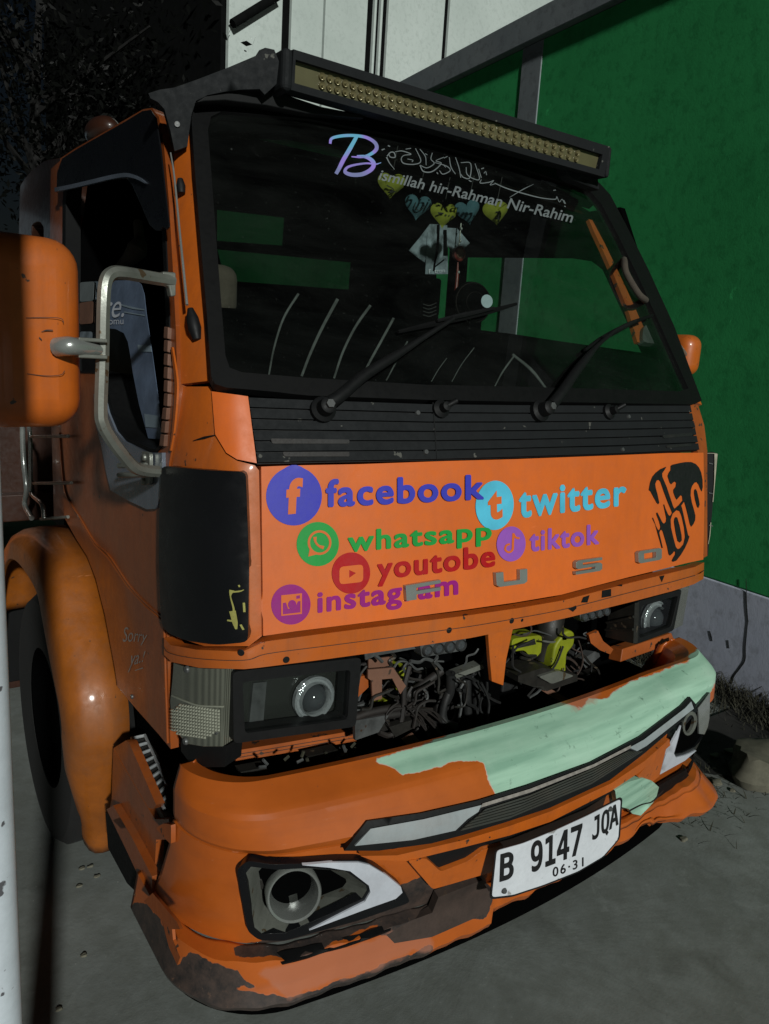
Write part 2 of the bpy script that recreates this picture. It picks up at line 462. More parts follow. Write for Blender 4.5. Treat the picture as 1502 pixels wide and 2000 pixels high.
def add(name, verts, faces, m, parent=None, smooth=False, solid=0, bevel=0, bseg=2, ang=40, offset=-1, subsurf=0):
    me = bpy.data.meshes.new(name)
    me.from_pydata([tuple(map(float, v)) for v in verts], [], [tuple(int(i) for i in f) for f in faces])
    bm = bmesh.new(); bm.from_mesh(me)
    bmesh.ops.recalc_face_normals(bm, faces=bm.faces)
    bm.to_mesh(me); bm.free()
    if smooth:
        me.shade_smooth()
        me.set_sharp_from_angle(angle=math.radians(ang))
    o = link(name, me, m, parent)
    if solid:
        md = o.modifiers.new('solid', 'SOLIDIFY'); md.thickness = solid; md.offset = offset
    if bevel:
        md = o.modifiers.new('bevel', 'BEVEL'); md.width = bevel; md.segments = bseg; md.limit_method = 'ANGLE'; md.angle_limit = math.radians(35)
    if subsurf:
        md = o.modifiers.new('sub', 'SUBSURF'); md.levels = subsurf; md.render_levels = subsurf
    return o

def inside(p, loop):
    x, y = p; c = False
    n = len(loop)
    for i in range(n):
        x1, y1 = loop[i]; x2, y2 = loop[i - 1]
        if (y1 > y) != (y2 > y) and x < (x2 - x1) * (y - y1) / (y2 - y1) + x1: c = not c
    return c

def fill2d(loops, grid=25):
    pts, edges = [], []
    for lp in loops:
        b = len(pts)
        # subdivide long edges
        q = []
        for i in range(len(lp)):
            a = np.array(lp[i], float); d = np.array(lp[(i + 1) % len(lp)], float)
            k = max(1, int(np.linalg.norm(d - a) / grid)) if grid else 1
            for j in range(k): q.append(a + (d - a) * j / k)
        pts += [Vector((float(v[0]), float(v[1]))) for v in q]
        edges += [(b + i, b + (i + 1) % len(q)) for i in range(len(q))]
    ev = lambda p: sum(inside(p, lp) for lp in loops) % 2 == 1
    if grid:
        xs = [p[0] for lp in loops for p in lp]; ys = [p[1] for lp in loops for p in lp]
        for gx in np.arange(min(xs) + grid * .43, max(xs), grid):
            for gy in np.arange(min(ys) + grid * .37, max(ys), grid):
                if ev((gx, gy)):
                    dmin = min((Vector((gx, gy)) - p).length for p in pts[:len(edges)])
                    if dmin > grid * .25: pts.append(Vector((float(gx), float(gy))))
    vs, es, fs, *_ = geometry.delaunay_2d_cdt(pts, edges, [], 0, 1e-6)
    out = []
    for f in fs:
        cx = sum(vs[i].x for i in f) / len(f); cy = sum(vs[i].y for i in f) / len(f)
        if ev((cx, cy)): out.append(list(f))
    return [(v.x, v.y) for v in vs], out

def facing(V, Fc):
    """wind faces so that they look at the camera"""
    out = []
    V = [np.asarray(v) for v in V]
    for f in Fc:
        n = np.cross(V[f[1]] - V[f[0]], V[f[2]] - V[f[0]])
        if n @ (CAM - V[f[0]]) < 0: f = f[::-1]
        out.append(f)
    return out

def thicken(V, Fc, th):
    """give a sheet real thickness, going away from the side its faces look to"""
    V = [np.asarray(v, float) for v in V]
    N = [np.zeros(3) for _ in V]
    ed = {}
    for f in Fc:
        n = np.cross(V[f[1]] - V[f[0]], V[f[2]] - V[f[0]])
        for i in f: N[i] = N[i] + n
        for i in range(len(f)):
            ed[(f[i], f[(i + 1) % len(f)])] = 1
    k = len(V)
    B = [v - n / (np.linalg.norm(n) + 1e-12) * th for v, n in zip(V, N)]
    out = [list(f) for f in Fc] + [[i + k for i in f[::-1]] for f in Fc]
    for (a, b) in ed:
        if (b, a) not in ed: out.append([b, a, a + k, b + k])
    return V + B, out

def raw(name, V, Fc, m, parent=None, solid=0, smooth=False, bevel=0, ang=40, offset=-1):
    if solid:
        if offset > 0: Fc = [f[::-1] for f in Fc]
        V, Fc = thicken(V, Fc, solid)
    me = bpy.data.meshes.new(name)
    me.from_pydata([tuple(map(float, v)) for v in V], [], [tuple(f) for f in Fc])
    if smooth:
        me.shade_smooth(); me.set_sharp_from_angle(angle=math.radians(ang))
    o = link(name, me, m, parent)
    if bevel:
        md = o.modifiers.new('bevel', 'BEVEL'); md.width = bevel; md.segments = 2; md.limit_method = 'ANGLE'; md.angle_limit = math.radians(50); md.harden_normals = True
    return o

def rounded(loop, r=8, n=4):
    out = []
    N = len(loop)
    for i in range(N):
        p = np.array(loop[i], float); a = np.array(loop[i - 1], float); b = np.array(loop[(i + 1) % N], float)
        la, lb = np.linalg.norm(a - p), np.linalg.norm(b - p)
        rr = min(r, la * .45, lb * .45)
        p0 = p + (a - p) / la * rr; p1 = p + (b - p) / lb * rr
        for t in np.linspace(0, 1, n):
            out.append(tuple((1 - t) ** 2 * p0 + 2 * t * (1 - t) * p + t * t * p1))
    return out

def patch(name, loops, S, m, parent=None, off=.002, thick=.003, grid=25, smooth=True, bevel=0, ang=35):
    """sheet of real thickness lying on surface S, its outline given in photo pixels"""
    if not isinstance(loops[0][0], (tuple, list, np.ndarray)): loops = [loops]
    P2, T = fill2d(loops, grid)
    V = [S(x, y, off) for x, y in P2]
    return raw(name, V, facing(V, T), m, parent, solid=thick, smooth=smooth, bevel=bevel, ang=ang)

def ellipse(cx, cy, rx, ry, n=28, rot=0.0):
    return [(cx + rx * math.cos(t) * math.cos(rot) - ry * math.sin(t) * math.sin(rot), cy + rx * math.cos(t) * math.sin(rot) + ry * math.sin(t) * math.cos(rot)) for t in np.linspace(0, 2 * math.pi, n, endpoint=False)]

def quad_map(q):
    TL, TR, BR, BL = [np.array(v, float) for v in q]
    return lambda u, v: (TL * (1 - u) + TR * u) * (1 - v) + (BL * (1 - u) + BR * u) * v      # v down

FONTS = {}
def bundled_font(key):
    if key not in FONTS:
        FONTS[key] = None
        try:
            import os
            p = os.path.join(bpy.utils.resource_path('LOCAL'), 'datafiles', 'fonts', key)
            if os.path.exists(p): FONTS[key] = bpy.data.fonts.load(p)
        except Exception:
            FONTS[key] = None
    return FONTS[key]

def text2d(s, bold=.0, shear=0.0, spacing=1.0, font=None):
    cu = bpy.data.curves.new('lettering', 'FONT')
    cu.body = s; cu.size = 1.0; cu.offset = bold; cu.shear = shear; cu.space_character = spacing; cu.resolution_u = 5
    fo = bundled_font(font) if font else None
    if fo is not None: cu.font = fo
    cu.fill_mode = 'FRONT'
    o = bpy.data.objects.new('lettering', cu)
    COL.objects.link(o)
    dg = bpy.context.evaluated_depsgraph_get()
    me = o.evaluated_get(dg).to_mesh()
    V = [(v.co.x, v.co.y) for v in me.vertices]
    Fc = [list(p.vertices) for p in me.polygons]
    o.evaluated_get(dg).to_mesh_clear()
    bpy.data.objects.remove(o); bpy.data.curves.remove(cu)
    return V, Fc

def text_on(name, s, q, S, m, parent, off=.002, thick=0, bold=.02, shear=0.0, spacing=1.0, font=None, fat=0.0):
    V, Fc = text2d(s, bold, shear, spacing, font)
    lay = [0] * len(V)
    if fat:
        V0, F0 = V, Fc
        V, Fc, lay = [], [], []
        for k in range(7):
            a_ = k * math.pi / 3; r_ = fat if k < 6 else 0
            b_ = len(V); V += [(x + r_ * math.cos(a_), y + r_ * math.sin(a_)) for x, y in V0]; Fc += [[i + b_ for i in f] for f in F0]; lay += [k] * len(V0)
    x0, x1 = min(v[0] for v in V), max(v[0] for v in V)
    y0, y1 = min(v[1] for v in V), max(v[1] for v in V)
    qm = quad_map(q)
    P = []
    for (x, y), k in zip(V, lay):
        px, py = qm((x - x0) / (x1 - x0), (y1 - y) / (y1 - y0))
        P.append(S(px, py, off + k * .00006))
    return raw(name, P, facing(P, Fc), m, parent, solid=thick)

def stroke2d(pts, w):
    """outline of a ribbon along pts; w a number or a list of widths"""
    pts = [np.array(p, float) for p in pts]
    n = len(pts); W_ = [w] * n if isinstance(w, (int, float)) else list(np.interp(np.linspace(0, 1, n), np.linspace(0, 1, len(w)), w))
    L, R = [], []
    for i in range(n):
        t = pts[min(i + 1, n - 1)] - pts[max(i - 1, 0)]
        t = t / (np.linalg.norm(t) + 1e-9); nn = np.array([-t[1], t[0]])
        L.append(pts[i] + nn * W_[i] / 2); R.append(pts[i] - nn * W_[i] / 2)
    return L, R

def smooth_path(pts, k=6):
    pts = [np.array(p, float) for p in pts]
    if len(pts) < 3: return pts
    out = []
    P = [2 * pts[0] - pts[1]] + pts + [2 * pts[-1] - pts[-2]]
    for i in range(1, len(P) - 2):
        for t in np.linspace(0, 1, k, endpoint=False):
            a, b, c, d = P[i - 1], P[i], P[i + 1], P[i + 2]
            out.append(.5 * ((2 * b) + (c - a) * t + (2 * a - 5 * b + 4 * c - d) * t * t + (3 * b - a - 3 * c + d) * t ** 3))
    out.append(pts[-1])
    return out

def ribbons(name, strokes, S, m, parent, off=.002, thick=0):
    """one mesh of brush strokes: [(points, width), ...] in photo pixels"""
    V, Fc = [], []
    for pts, w in strokes:
        L, R = stroke2d(smooth_path(pts), w)
        b = len(V)
        for a, c in zip(L, R): V += [S(a[0], a[1], off), S(c[0], c[1], off)]
        for i in range(len(L) - 1): Fc.append([b + 2 * i, b + 2 * i + 1, b + 2 * i + 3, b + 2 * i + 2])
    return raw(name, V, facing(V, Fc), m, parent, solid=thick)

def tube_geo(path, r, n=8, caps=True):
    path = [np.array(p, float) for p in path]
    N = len(path)
    rr = [r] * N if isinstance(r, (int, float)) else list(np.interp(np.linspace(0, 1, N), np.linspace(0, 1, len(r)), r))
    V, Fc = [], []
    up = np.array([0.13, .21, 1.0])
    prev = None
    for i in range(N):
        t = path[min(i + 1, N - 1)] - path[max(i - 1, 0)]
        t = t / (np.linalg.norm(t) + 1e-9)
        if prev is None:
            a = np.cross(t, up)
            if np.linalg.norm(a) < .1: a = np.cross(t, [1, 0, 0])
        else:
            a = prev - t * (prev @ t)
        a = a / np.linalg.norm(a); prev = a
        b = np.cross(t, a)
        for k in range(n):
            th = 2 * math.pi * k / n
            V.append(path[i] + rr[i] * (a * math.cos(th) + b * math.sin(th)))
    for i in range(N - 1):
        for k in range(n):
            Fc.append([i * n + k, i * n + (k + 1) % n, (i + 1) * n + (k + 1) % n, (i + 1) * n + k])
    if caps:
        Fc.append(list(range(n))[::-1]); Fc.append([(N - 1) * n + k for k in range(n)])
    return V, Fc

def tube(name, path, r, m, parent=None, n=8, curve=True, k=5):
    path = smooth_path(path, k) if curve else path
    V, Fc = tube_geo(path, r, n)
    return add(name, V, Fc, m, parent, smooth=True, ang=50)

def boxgeo(c, sx, sy, sz, X=(1, 0, 0), Y=(0, 1, 0), Z=(0, 0, 1)):
    c, X, Y, Z = [np.array(v, float) for v in (c, X, Y, Z)]
    V = [c + X * sx * a / 2 + Y * sy * b / 2 + Z * sz * d / 2 for a in (-1, 1) for b in (-1, 1) for d in (-1, 1)]
    Fc = [[0, 1, 3, 2], [4, 6, 7, 5], [0, 4, 5, 1], [2, 3, 7, 6], [0, 2, 6, 4], [1, 5, 7, 3]]
    return V, Fc

def box(name, c, s, m, parent=None, bevel=.004, bseg=2, X=(1, 0, 0), Y=(0, 1, 0), Z=(0, 0, 1), smooth=False):
    V, Fc = boxgeo(c, *s, X, Y, Z)
    return add(name, V, Fc, m, parent, bevel=bevel, bseg=bseg, smooth=smooth)

def merge(geos):
    V, Fc = [], []
    for v, f in geos:
        b = len(V); V += list(v); Fc += [[i + b for i in q] for q in f]
    return V, Fc

def lathe_geo(prof, o, axis, n=28, closed=False):
    o = np.array(o, float); ax = np.array(axis, float); ax /= np.linalg.norm(ax)
    a = np.cross(ax, [0, 0, 1.0])
    if np.linalg.norm(a) < .1: a = np.cross(ax, [1.0, 0, 0])
    a /= np.linalg.norm(a); b = np.cross(ax, a)
    V, Fc = [], []
    for r, h in prof:
        for k in range(n):
            t = 2 * math.pi * k / n
            V.append(o + ax * h + r * (a * math.cos(t) + b * math.sin(t)))
    P = len(prof)
    for i in range(P - 1 + (1 if closed else 0)):
        j = (i + 1) % P
        for k in range(n):
            Fc.append([i * n + k, i * n + (k + 1) % n, j * n + (k + 1) % n, j * n + k])
    return V, Fc

def lathe(name, prof, o, axis, m, parent=None, n=28, closed=False, ang=35):
    V, Fc = lathe_geo(prof, o, axis, n, closed)
    return add(name, V, Fc, m, parent, smooth=True, ang=ang)

def thing(name, label, cat, loc=(0, 0, 0), group=None):
    o = bpy.data.objects.new(name, None)
    o.empty_display_size = .1
    COL.objects.link(o)
    o.location = loc
    tag(o, label, cat, group)
    return o

def tag(o, label, cat, group=None):
    o['label'] = label; o['category'] = cat
    if group: o['group'] = group
    return o

def struct(o):
    o['kind'] = 'structure'; return o

def stuff(o):
    o['kind'] = 'stuff'; return o

# ------------------------------------------------------------------ the yard: ground, wall, buildings, trees
def grid_sheet(name, x0, x1, y0, y1, nx, ny, zf, m):
    V = [(x0 + (x1 - x0) * i / nx, y0 + (y1 - y0) * j / ny, 0) for j in range(ny + 1) for i in range(nx + 1)]
    V = [(x, y, zf(x, y)) for x, y, _ in V]
    Fc = [[j * (nx + 1) + i, j * (nx + 1) + i + 1, (j + 1) * (nx + 1) + i + 1, (j + 1) * (nx + 1) + i] for j in range(ny) for i in range(nx)]
    return add(name, V, Fc, m, smooth=True, ang=60)
struct(grid_sheet('ground', -60, 60, -40, 80, 60, 60, lambda x, y: 0.0, 'ground'))

WD = math.radians(5.6)
WT = np.array([math.sin(WD), math.cos(WD), 0])           # along the wall, away from the camera
WN = np.array([-math.cos(WD), math.sin(WD), 0])          # facing the yard
WO = np.array([2.36, .6, 0])
WALLP = Plane(WO, WN)
def wpt(s, h, off=0.0): return WO + WT * s + WN * off + np.array([0, 0, h])
def wall_block(name, s0, s1, h0, h1, off, m, parent, depth=.15, seg=1):
    V, Fc = [], []
    c = (wpt(s0, h0, off) + wpt(s1, h1, off)) / 2 - WN * depth / 2
    return box(name, c, (depth, s1 - s0, h1 - h0), m, parent, bevel=.006, X=WN, Y=WT)
wall = thing('boundary_wall', 'tall green painted wall with lilac-grey base band beside the truck', 'wall', tuple(wpt(3, 0)))
wall_block('wall_panel', -7, 13, .548, 3.69, 0, 'wallgreen', wall)
wall_block('base_band', -7, 13, -.3, .545, .006, 'walllilac', wall)
wall_block('top_beam', -7, 13, 3.692, 3.87, .05, 'wallgrey', wall, .25)
a = WALLP(1043, 100); b = WALLP(1008, 320); b2 = WALLP(1062, 70)
sc_ = (np.array(WALLP(1022, 320)) - WO) @ WT
wall_block('pilaster', sc_ - .10, sc_ + .11, .55, 3.69, .006, 'wallgrey', wall, .12)
wall_block('pilaster', sc_ - 3.75, sc_ - 3.54, .55, 3.69, .006, 'wallgrey', wall, .12)
# cracks in the lilac band, as thin gouges of dark filler
ribbons('crack', [([(1463, 1210), (1458, 1260), (1457, 1288), (1447, 1305), (1436, 1320), (1431, 1336)], [.6, 1.8, .6]),
                  ([(1388, 1232), (1391, 1243), (1393, 1252)], [.6, 1.8, .6]),
                  ([(1424, 1250), (1426, 1266)], [.5, 1.4, .5]), ([(1459, 1130), (1460, 1180), (1463, 1215)], [.8, 1.4, 1.0])], WALLP, 'holem', wall, off=.0085, thick=.002)

# clad hall standing behind the wall
BD = math.radians(80)
BT = np.array([math.sin(BD), math.cos(BD), 0]); BN = np.array([-math.cos(BD), math.sin(BD), 0]) * -1
BN = np.array([BT[1], -BT[0], 0]); BN = BN if BN[1] < 0 else -BN
bo = at(446, 60, 1, 9.6); BO = np.array([bo[0], bo[1], 0])
BP = Plane(BO, BN)
hall = thing('clad_hall', 'pale metal clad hall with dark joints rising behind the green wall', 'building', tuple(BO))
def bs(px, py=120): return (BP(px, py) - BO) @ BT
cuts = [446, 549, 567, 628, 632, 713, 727, 731, 739, 743, 754, 862, 872, 1100, 1110, 1330, 1345, 1560]
edges_ = [bs(c) for c in cuts]
def hall_block(name, s0, s1, h0, h1, off, m, depth=.08):
    c = BO + BT * (s0 + s1) / 2 + BN * (off - depth / 2) + np.array([0, 0, (h0 + h1) / 2])
    return box(name, c, (s1 - s0, depth, h1 - h0), m, hall, bevel=.01, X=BT, Y=BN)
for k in range(0, len(edges_) - 1, 2):
    o = hall_block('panel', edges_[k], edges_[k + 1], 0, 9.5, 0, 'cladding')
for k in range(1, len(edges_) - 1, 2):
    hall_block('joint', edges_[k], edges_[k + 1], 0, 9.5, -.05, 'darksteel', .05)
hall_block('frame', edges_[0] - .04, edges_[-1] + .1, 0, 9.6, -.13, 'darksteel', 6.0)
tube('brace', [BO + BT * bs(446, 50) + BN * .1 + np.array([0, 0, BP(446, 50)[2]]), BO + BT * bs(535, -5) + BN * .1 + np.array([0, 0, BP(535, -5)[2]])], .06, 'darksteel', hall, curve=False)

# pale sheet roof of a shed far behind the truck bed
shed = thing('shed', 'low shed with pale corrugated roof edge seen beyond the truck bed', 'shed', (-.2, 9, 0))
for k in range(9):
    V, Fc = boxgeo((-2.6 + k * .31, 9.2, 3.05), .29, 3.0, .03, Y=(0, .93, .36), Z=(0, -.36, .93))
    add('roof_sheet', V, Fc, 'palesheet', shed, bevel=.01)
box('shed_wall', (-1.3, 9.4, 1.2), (2.9, 2.4, 2.4), 'darksteel', shed)

# white pole close to the camera's left
d = ray(18, 1500); pr = .034
pole_y = -.42
t = (pole_y - CAM[1]) / d[1]
pc = CAM + d * t
side_ = np.array([CR[0], CR[1], 0]); side_ /= np.linalg.norm(side_)
pole_c = pc - side_ * pr
prof = [(0.0, 3.6), (pr, 3.6), (pr, .012), (pr + .05, .012), (pr + .05, 0), (0, 0)]
tag(lathe('white_pole', prof, (pole_c[0], pole_c[1], 0), (0, 0, 1), 'pole', n=32), 'round white painted steel pole with dark scratches standing in front of the truck', 'pole')

# dark trees against the night sky
def tree(x, y, h, crown_r, nleaf, label):
    t = thing('tree', label, 'tree', (x, y, 0), 'dark trees behind the truck')
    path = [(x, y, 0), (x + .05, y, h * .25), (x - .08, y + .05, h * .5), (x + .05, y, h * .8)]
    V, Fc = tube_geo(smooth_path(path), [.22, .16, .1, .04], 8)
    gs = [(V, Fc)]
    cl = []
    for i in range(16):
        a = rng.uniform(0, 6.28); e = rng.uniform(-.2, 1.2); L = crown_r * rng.uniform(.5, 1.0)
        s = np.array([x, y, h * rng.uniform(.35, .75)])
        e_ = s + np.array([math.cos(a) * math.cos(e), math.sin(a) * math.cos(e), math.sin(e)]) * L
        gs.append(tube_geo(smooth_path([s, (s + e_) / 2 + rng.normal(0, .1, 3), e_]), [.06, .015], 5)); cl.append(e_); cl.append((s * .4 + e_ * .6))
    V, Fc = merge(gs)
    add('trunk', V, Fc, 'barkm', t, smooth=True)
    LV, LF = [], []
    for i in range(nleaf):
        c = cl[rng.integers(len(cl))] + rng.normal(0, crown_r * .2, 3)
        u = rng.normal(0, 1, 3); u /= np.linalg.norm(u)
        w = np.cross(u, rng.normal(0, 1, 3)); w /= np.linalg.norm(w)
        L = rng.uniform(.035, .085); b = len(LV)
        LV += [c - u * L, c + w * L * .4, c + u * L, c - w * L * .4]; LF.append([b, b + 1, b + 2, b + 3])
    raw('crown', LV, LF, 'leafm', t)
tree(1.5, 12.5, 8.5, 2.6, 8200, 'dark leafy tree rising behind the truck cab roof')
tree(-1.6, 13.5, 8.0, 2.4, 6200, 'dark leafy tree rising over the pale shed roof')

# weeds, rubble and drain hole by the wall foot
GV, GF = [], []
def blade(c, L, lean):
    a = rng.uniform(0, 6.28); w = rng.uniform(.0012, .003); b = len(GV)
    s = np.array([math.cos(a), math.sin(a), 0]); ln = np.array([math.cos(a + 1.6), math.sin(a + 1.6), 0]) * lean
    m_ = c + np.array([0, 0, L * .6]) + ln * L * .4; e = c + np.array([0, 0, L]) + ln * L
    GV.extend([c - s * w, c + s * w, m_ + s * w * .7, m_ - s * w * .7, e]); GF.extend([[b, b + 1, b + 2, b + 3], [b + 3, b + 2, b + 4]])
for i in range(5200):
    s = rng.uniform(-.55, 1.6); o_ = abs(rng.normal(0, .13))
    p = wpt(s, 0, .02 + o_); blade(p, rng.uniform(.02, .13) * max(.2, 1 - o_ * 2.2), rng.uniform(.3, 1.6))
for i in range(420):
    c = np.array([rng.uniform(1.0, 1.75), rng.normal(.18, .10), .002]); blade(c, rng.uniform(.006, .022), 2.2)
stuff(raw('dry_weeds', GV, GF, 'weedm'))

g1 = at(1420, 1455, 2, 0)
hole = lathe('drain_hole', [(.30, .006), (.285, .003), (.27, -.004), (.0, -.004)], (0, 0, 0), (0, 0, 1), 'holem', n=30)
hole.data.transform(Matrix.Scale(1.25, 4, (1, 0, 0)))
for v in hole.data.vertices:
    a_ = math.atan2(v.co.y, v.co.x); k_ = 1 + .16 * math.sin(2 * a_ + 1) + .10 * math.sin(5 * a_) + .06 * math.sin(9 * a_ + 2)
    v.co.x *= k_; v.co.y *= k_ * .8
hole.location = (g1[0] + .04, g1[1], .006)
struct(hole); hole.name = 'mud_patch'
def rock(name, c, r, m, label, cat, sq=.35, seed=1, group=None):
    bm = bmesh.new(); bmesh.ops.create_icosphere(bm, subdivisions=3, radius=1)
    rs = np.random.default_rng(seed); ph = rs.uniform(0, 6, 6)
    for v in bm.verts:
        k = 1 + .12 * math.sin(3 * v.co.x + ph[0]) + .1 * math.sin(4 * v.co.y + ph[1]) + .08 * math.sin(7 * v.co.z + ph[2] + 3 * v.co.x)
        v.co = Vector((v.co.x * r[0], v.co.y * r[1], max(-.3, min(.62, v.co.z)) * r[2])) * k
    me = bpy.data.meshes.new(name); bm.to_mesh(me); bm.free()
    o = link(name, me, m); o.location = (c[0], c[1], c[2] + .3 * r[2] * .9)
    me.shade_smooth(); me.set_sharp_from_angle(angle=math.radians(30))
    return tag(o, label, cat, group)
g2 = at(1490, 1520, 2, 0)
rock('concrete_slab', g2, (.16, .15, .14), 'rubble', 'round broken concrete lump lying beside the dark mud patch', 'rubble', seed=3)
deb = [((1318 + 180 - 10, 1476), .018), ((1472, 1518), .012), ((1400, 1530), .02), ((1335, 1640), .012), ((1440, 1507), .016), ((1430, 1545), .01), ((1425, 1470), .022), ((1395, 1478), .018)]
for k, ((px, py), r) in enumerate(deb):
    g_ = at(px, py, 2, 0)
    rock('pebble', g_, (r * 1.3, r, r * .8), 'rubble', 'small grey stone lying on the ground near the wall foot', 'stone', seed=20 + k, group='small stones by the wall foot')
for k, (px, py) in enumerate([(160, 1697), (176, 1693), (155, 1731), (163, 1867), (115, 1972), (148, 1585), (190, 1712)]):
    g_ = at(px, py, 2, 0)
    rock('chip', g_, (.009, .006, .005), 'rubble', 'pale stone chip on the concrete beside the truck wheel', 'stone', seed=50 + k, group='stone chips beside the wheel')

# ------------------------------------------------------------------ the truck
truck = thing('truck', 'orange cab-over truck with social media stickers on its hood and a mint-patched bumper', 'truck', (0, 1.2, 0))

# --- cab shell: roof, back, floor, far side (these close the cab so that it is dark inside)
def cab_roof():
    V, Fc = [], []
    n, k = 17, 7
    for j in range(k):
        v = j / (k - 1)
        for i in range(n):
            u = -1 + 2 * i / (n - 1)
            x = u * .69
            yf = front_y(x, 2.125, False) + .05
            y = yf * (1 - v) + 1.30 * v
            z = 2.125 + .045 * (1 - u * u) * math.sin(min(1, v * 2.2) * math.pi / 2) + .03 * math.sin(v * math.pi) - .02 * abs(u) ** 6
            V.append((x, y, z))
    for j in range(k - 1):
        for i in range(n - 1):
            Fc.append([j * n + i, j * n + i + 1, (j + 1) * n + i + 1, (j + 1) * n + i])
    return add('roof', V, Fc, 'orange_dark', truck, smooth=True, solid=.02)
cab_roof()
box('headliner', (0, .88, 2.085), (1.36, .80, .02), 'interior', truck)
patch('header_rail', [(408, 232), (600, 236), (800, 272), (1000, 325), (1150, 375), (1160, 400), (1000, 352), (800, 300), (600, 262), (408, 256)], Implicit(lambda p: p[1] - (front_y(p[0], p[2], False) + .02)), 'interior', truck, off=0, thick=.02, grid=40)
RW = Plane((0, 1.30, 0), (0, -1, 0))
RWIN = [[(424, 408), (560, 424), (556, 480), (424, 470)], [(424, 486), (690, 512), (686, 566), (440, 548)]]
rw_holes = [[tuple(RW(*p)[[0, 2]]) for p in lp] for lp in RWIN]
P2, T = fill2d([[(-.775, .8), (.775, .8), (.775, 1.5), (.675, 2.13), (-.675, 2.13), (-.775, 1.5)]] + rw_holes, .15)
V = [(p[0], 1.30, p[1]) for p in P2]
raw('rear_wall', V, facing(V, T), 'interior', truck, solid=.02)
for lp in RWIN: patch('rear_window', lp, RW, 'rearglass', truck, off=-.008, thick=0, grid=0)
box('cab_floor', (0, .75, .86), (1.58, 1.1, .04), 'interior', truck)
box('fire_wall', (0, .22, 1.15), (1.56, .02, .62), 'interior', truck)
# far side with its window opening
FS = Plane((.79, 0, 0), (-1, 0, 0))
win = [(914, 503), (1120, 505), (1165, 512), (1186, 528), (1215, 590), (1262, 690), (905, 640)]
def fs(p): q = FS(*p); return (q[1], q[2])
hole_yz = [fs(p) for p in win]
outer = [(.16, .9), (.10, 1.5), (.44, 2.13), (1.30, 2.13), (1.30, .9)]
P2, T = fill2d([outer, hole_yz], .12)
V = [(.79, p[0], p[1]) for p in P2]
raw('door', V, facing(V, T), 'interior', truck, solid=.025, offset=1)
Vd, Fd = boxgeo((.815, .75, 1.2), .02, 1.05, .6)
add('door_skin', Vd, Fd, 'orange', truck)
V = [(.80, p[0], p[1]) for p in hole_yz]
raw('side_window', V, [list(range(len(V)))], 'doorglass', truck)
def cushion(name, c, s, m, parent):
    return box(name, c, s, m, parent, bevel=min(s) * .42, bseg=4, smooth=True)
for sx in (-.42, .35):
    cushion('seat', (sx, 1.08, 1.42), (.46, .13, .60), 'interior', truck)
hr = at(437, 570, 1, .98)
cushion('headrest', (hr[0] - .03, 1.0, hr[2]), (.15, .10, .16), 'beige', truck)
# dashboard just under the glass
def dash():
    V, Fc = [], []
    n = 15
    for i in range(n):
        x = -.74 + 1.48 * i / (n - 1)
        y0 = front_y(x, 1.56, False) + .025
        V += [(x, y0, 1.545), (x, y0 + .10, 1.60 + .012 * math.cos(x * 4)), (x, y0 + .24, 1.595), (x, y0 + .28, 1.30), (x, y0 + .02, 1.30)]
    for i in range(n - 1):
        for j in range(5):
            Fc.append([i * 5 + j, i * 5 + (j + 1) % 5, (i + 1) * 5 + (j + 1) % 5, (i + 1) * 5 + j])
    Fc += [[0, 1, 2, 3, 4], [(n - 1) * 5 + k for k in range(5)]]
    return V, Fc
DV, DF = dash()
add('dashboard', DV, DF, 'interior', truck, smooth=True, ang=25)
# dash hood: a dark curved board below the line (430,600)-(1280,690), with windshield reflections painted on as pale curved strips
DASHF = Implicit(lambda p: p[1] - (front_y(p[0], p[2], False) + .045))
dl = [(424, 600), (520, 606), (640, 612), (780, 622), (900, 640), (1000, 652), (1130, 672), (1285, 700), (1340, 770), (1335, 790), (1000, 782), (700, 760), (435, 742)]
board = patch('dash_hood', dl, DASHF, 'interior', truck, off=0, thick=.006, grid=40)
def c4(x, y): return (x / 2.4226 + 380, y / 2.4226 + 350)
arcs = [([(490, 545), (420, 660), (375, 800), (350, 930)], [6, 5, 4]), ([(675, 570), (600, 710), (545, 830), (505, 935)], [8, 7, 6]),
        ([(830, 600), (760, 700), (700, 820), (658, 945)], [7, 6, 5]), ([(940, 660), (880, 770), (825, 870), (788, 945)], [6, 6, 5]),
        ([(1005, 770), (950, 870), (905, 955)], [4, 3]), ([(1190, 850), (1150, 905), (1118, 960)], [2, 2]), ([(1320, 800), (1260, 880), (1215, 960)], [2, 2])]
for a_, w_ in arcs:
    ribbons('reflection_streak', [([c4(*p) for p in a_], [v * .75 for v in w_])], DASHF, 'streakm', truck, off=.003, thick=.002)
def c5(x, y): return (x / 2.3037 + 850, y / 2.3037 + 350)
ribbons('reflection_streak', [([c5(345, 790), c5(430, 860), c5(495, 942)], [4, 5, 3])], DASHF, 'streakm', truck, off=.003, thick=.002)
ribbons('reflection_streak', [([c5(350, 800), c5(300, 870), c5(265, 935)], [3, 3, 2])], DASHF, 'streakm', truck, off=.003, thick=.002)
# far pillar inside, grab handle
PIL = Implicit(lambda p: p[1] - (front_y(p[0], p[2], False) + .05))
patch('inner_pillar', [(1150, 428), (1180, 436), (1208, 480), (1243, 560), (1272, 640), (1290, 676), (1245, 668), (1228, 610), (1200, 540), (1178, 490), (1160, 452)], PIL, 'orange_dull', truck, off=0, thick=.012)
patch('pillar_foot', rounded([(1250, 640), (1275, 632), (1300, 652), (1318, 680), (1248, 672)], 10), PIL, 'lamp_grey', truck, off=.012, thick=.02)
tube('grab_handle', [PIL(1208, 512, .02), PIL(1188, 535, .06), PIL(1186, 560, .07), PIL(1208, 598, .07), PIL(1226, 606, .06), PIL(1252, 593, .02)], .010, 'beige', truck, n=8)

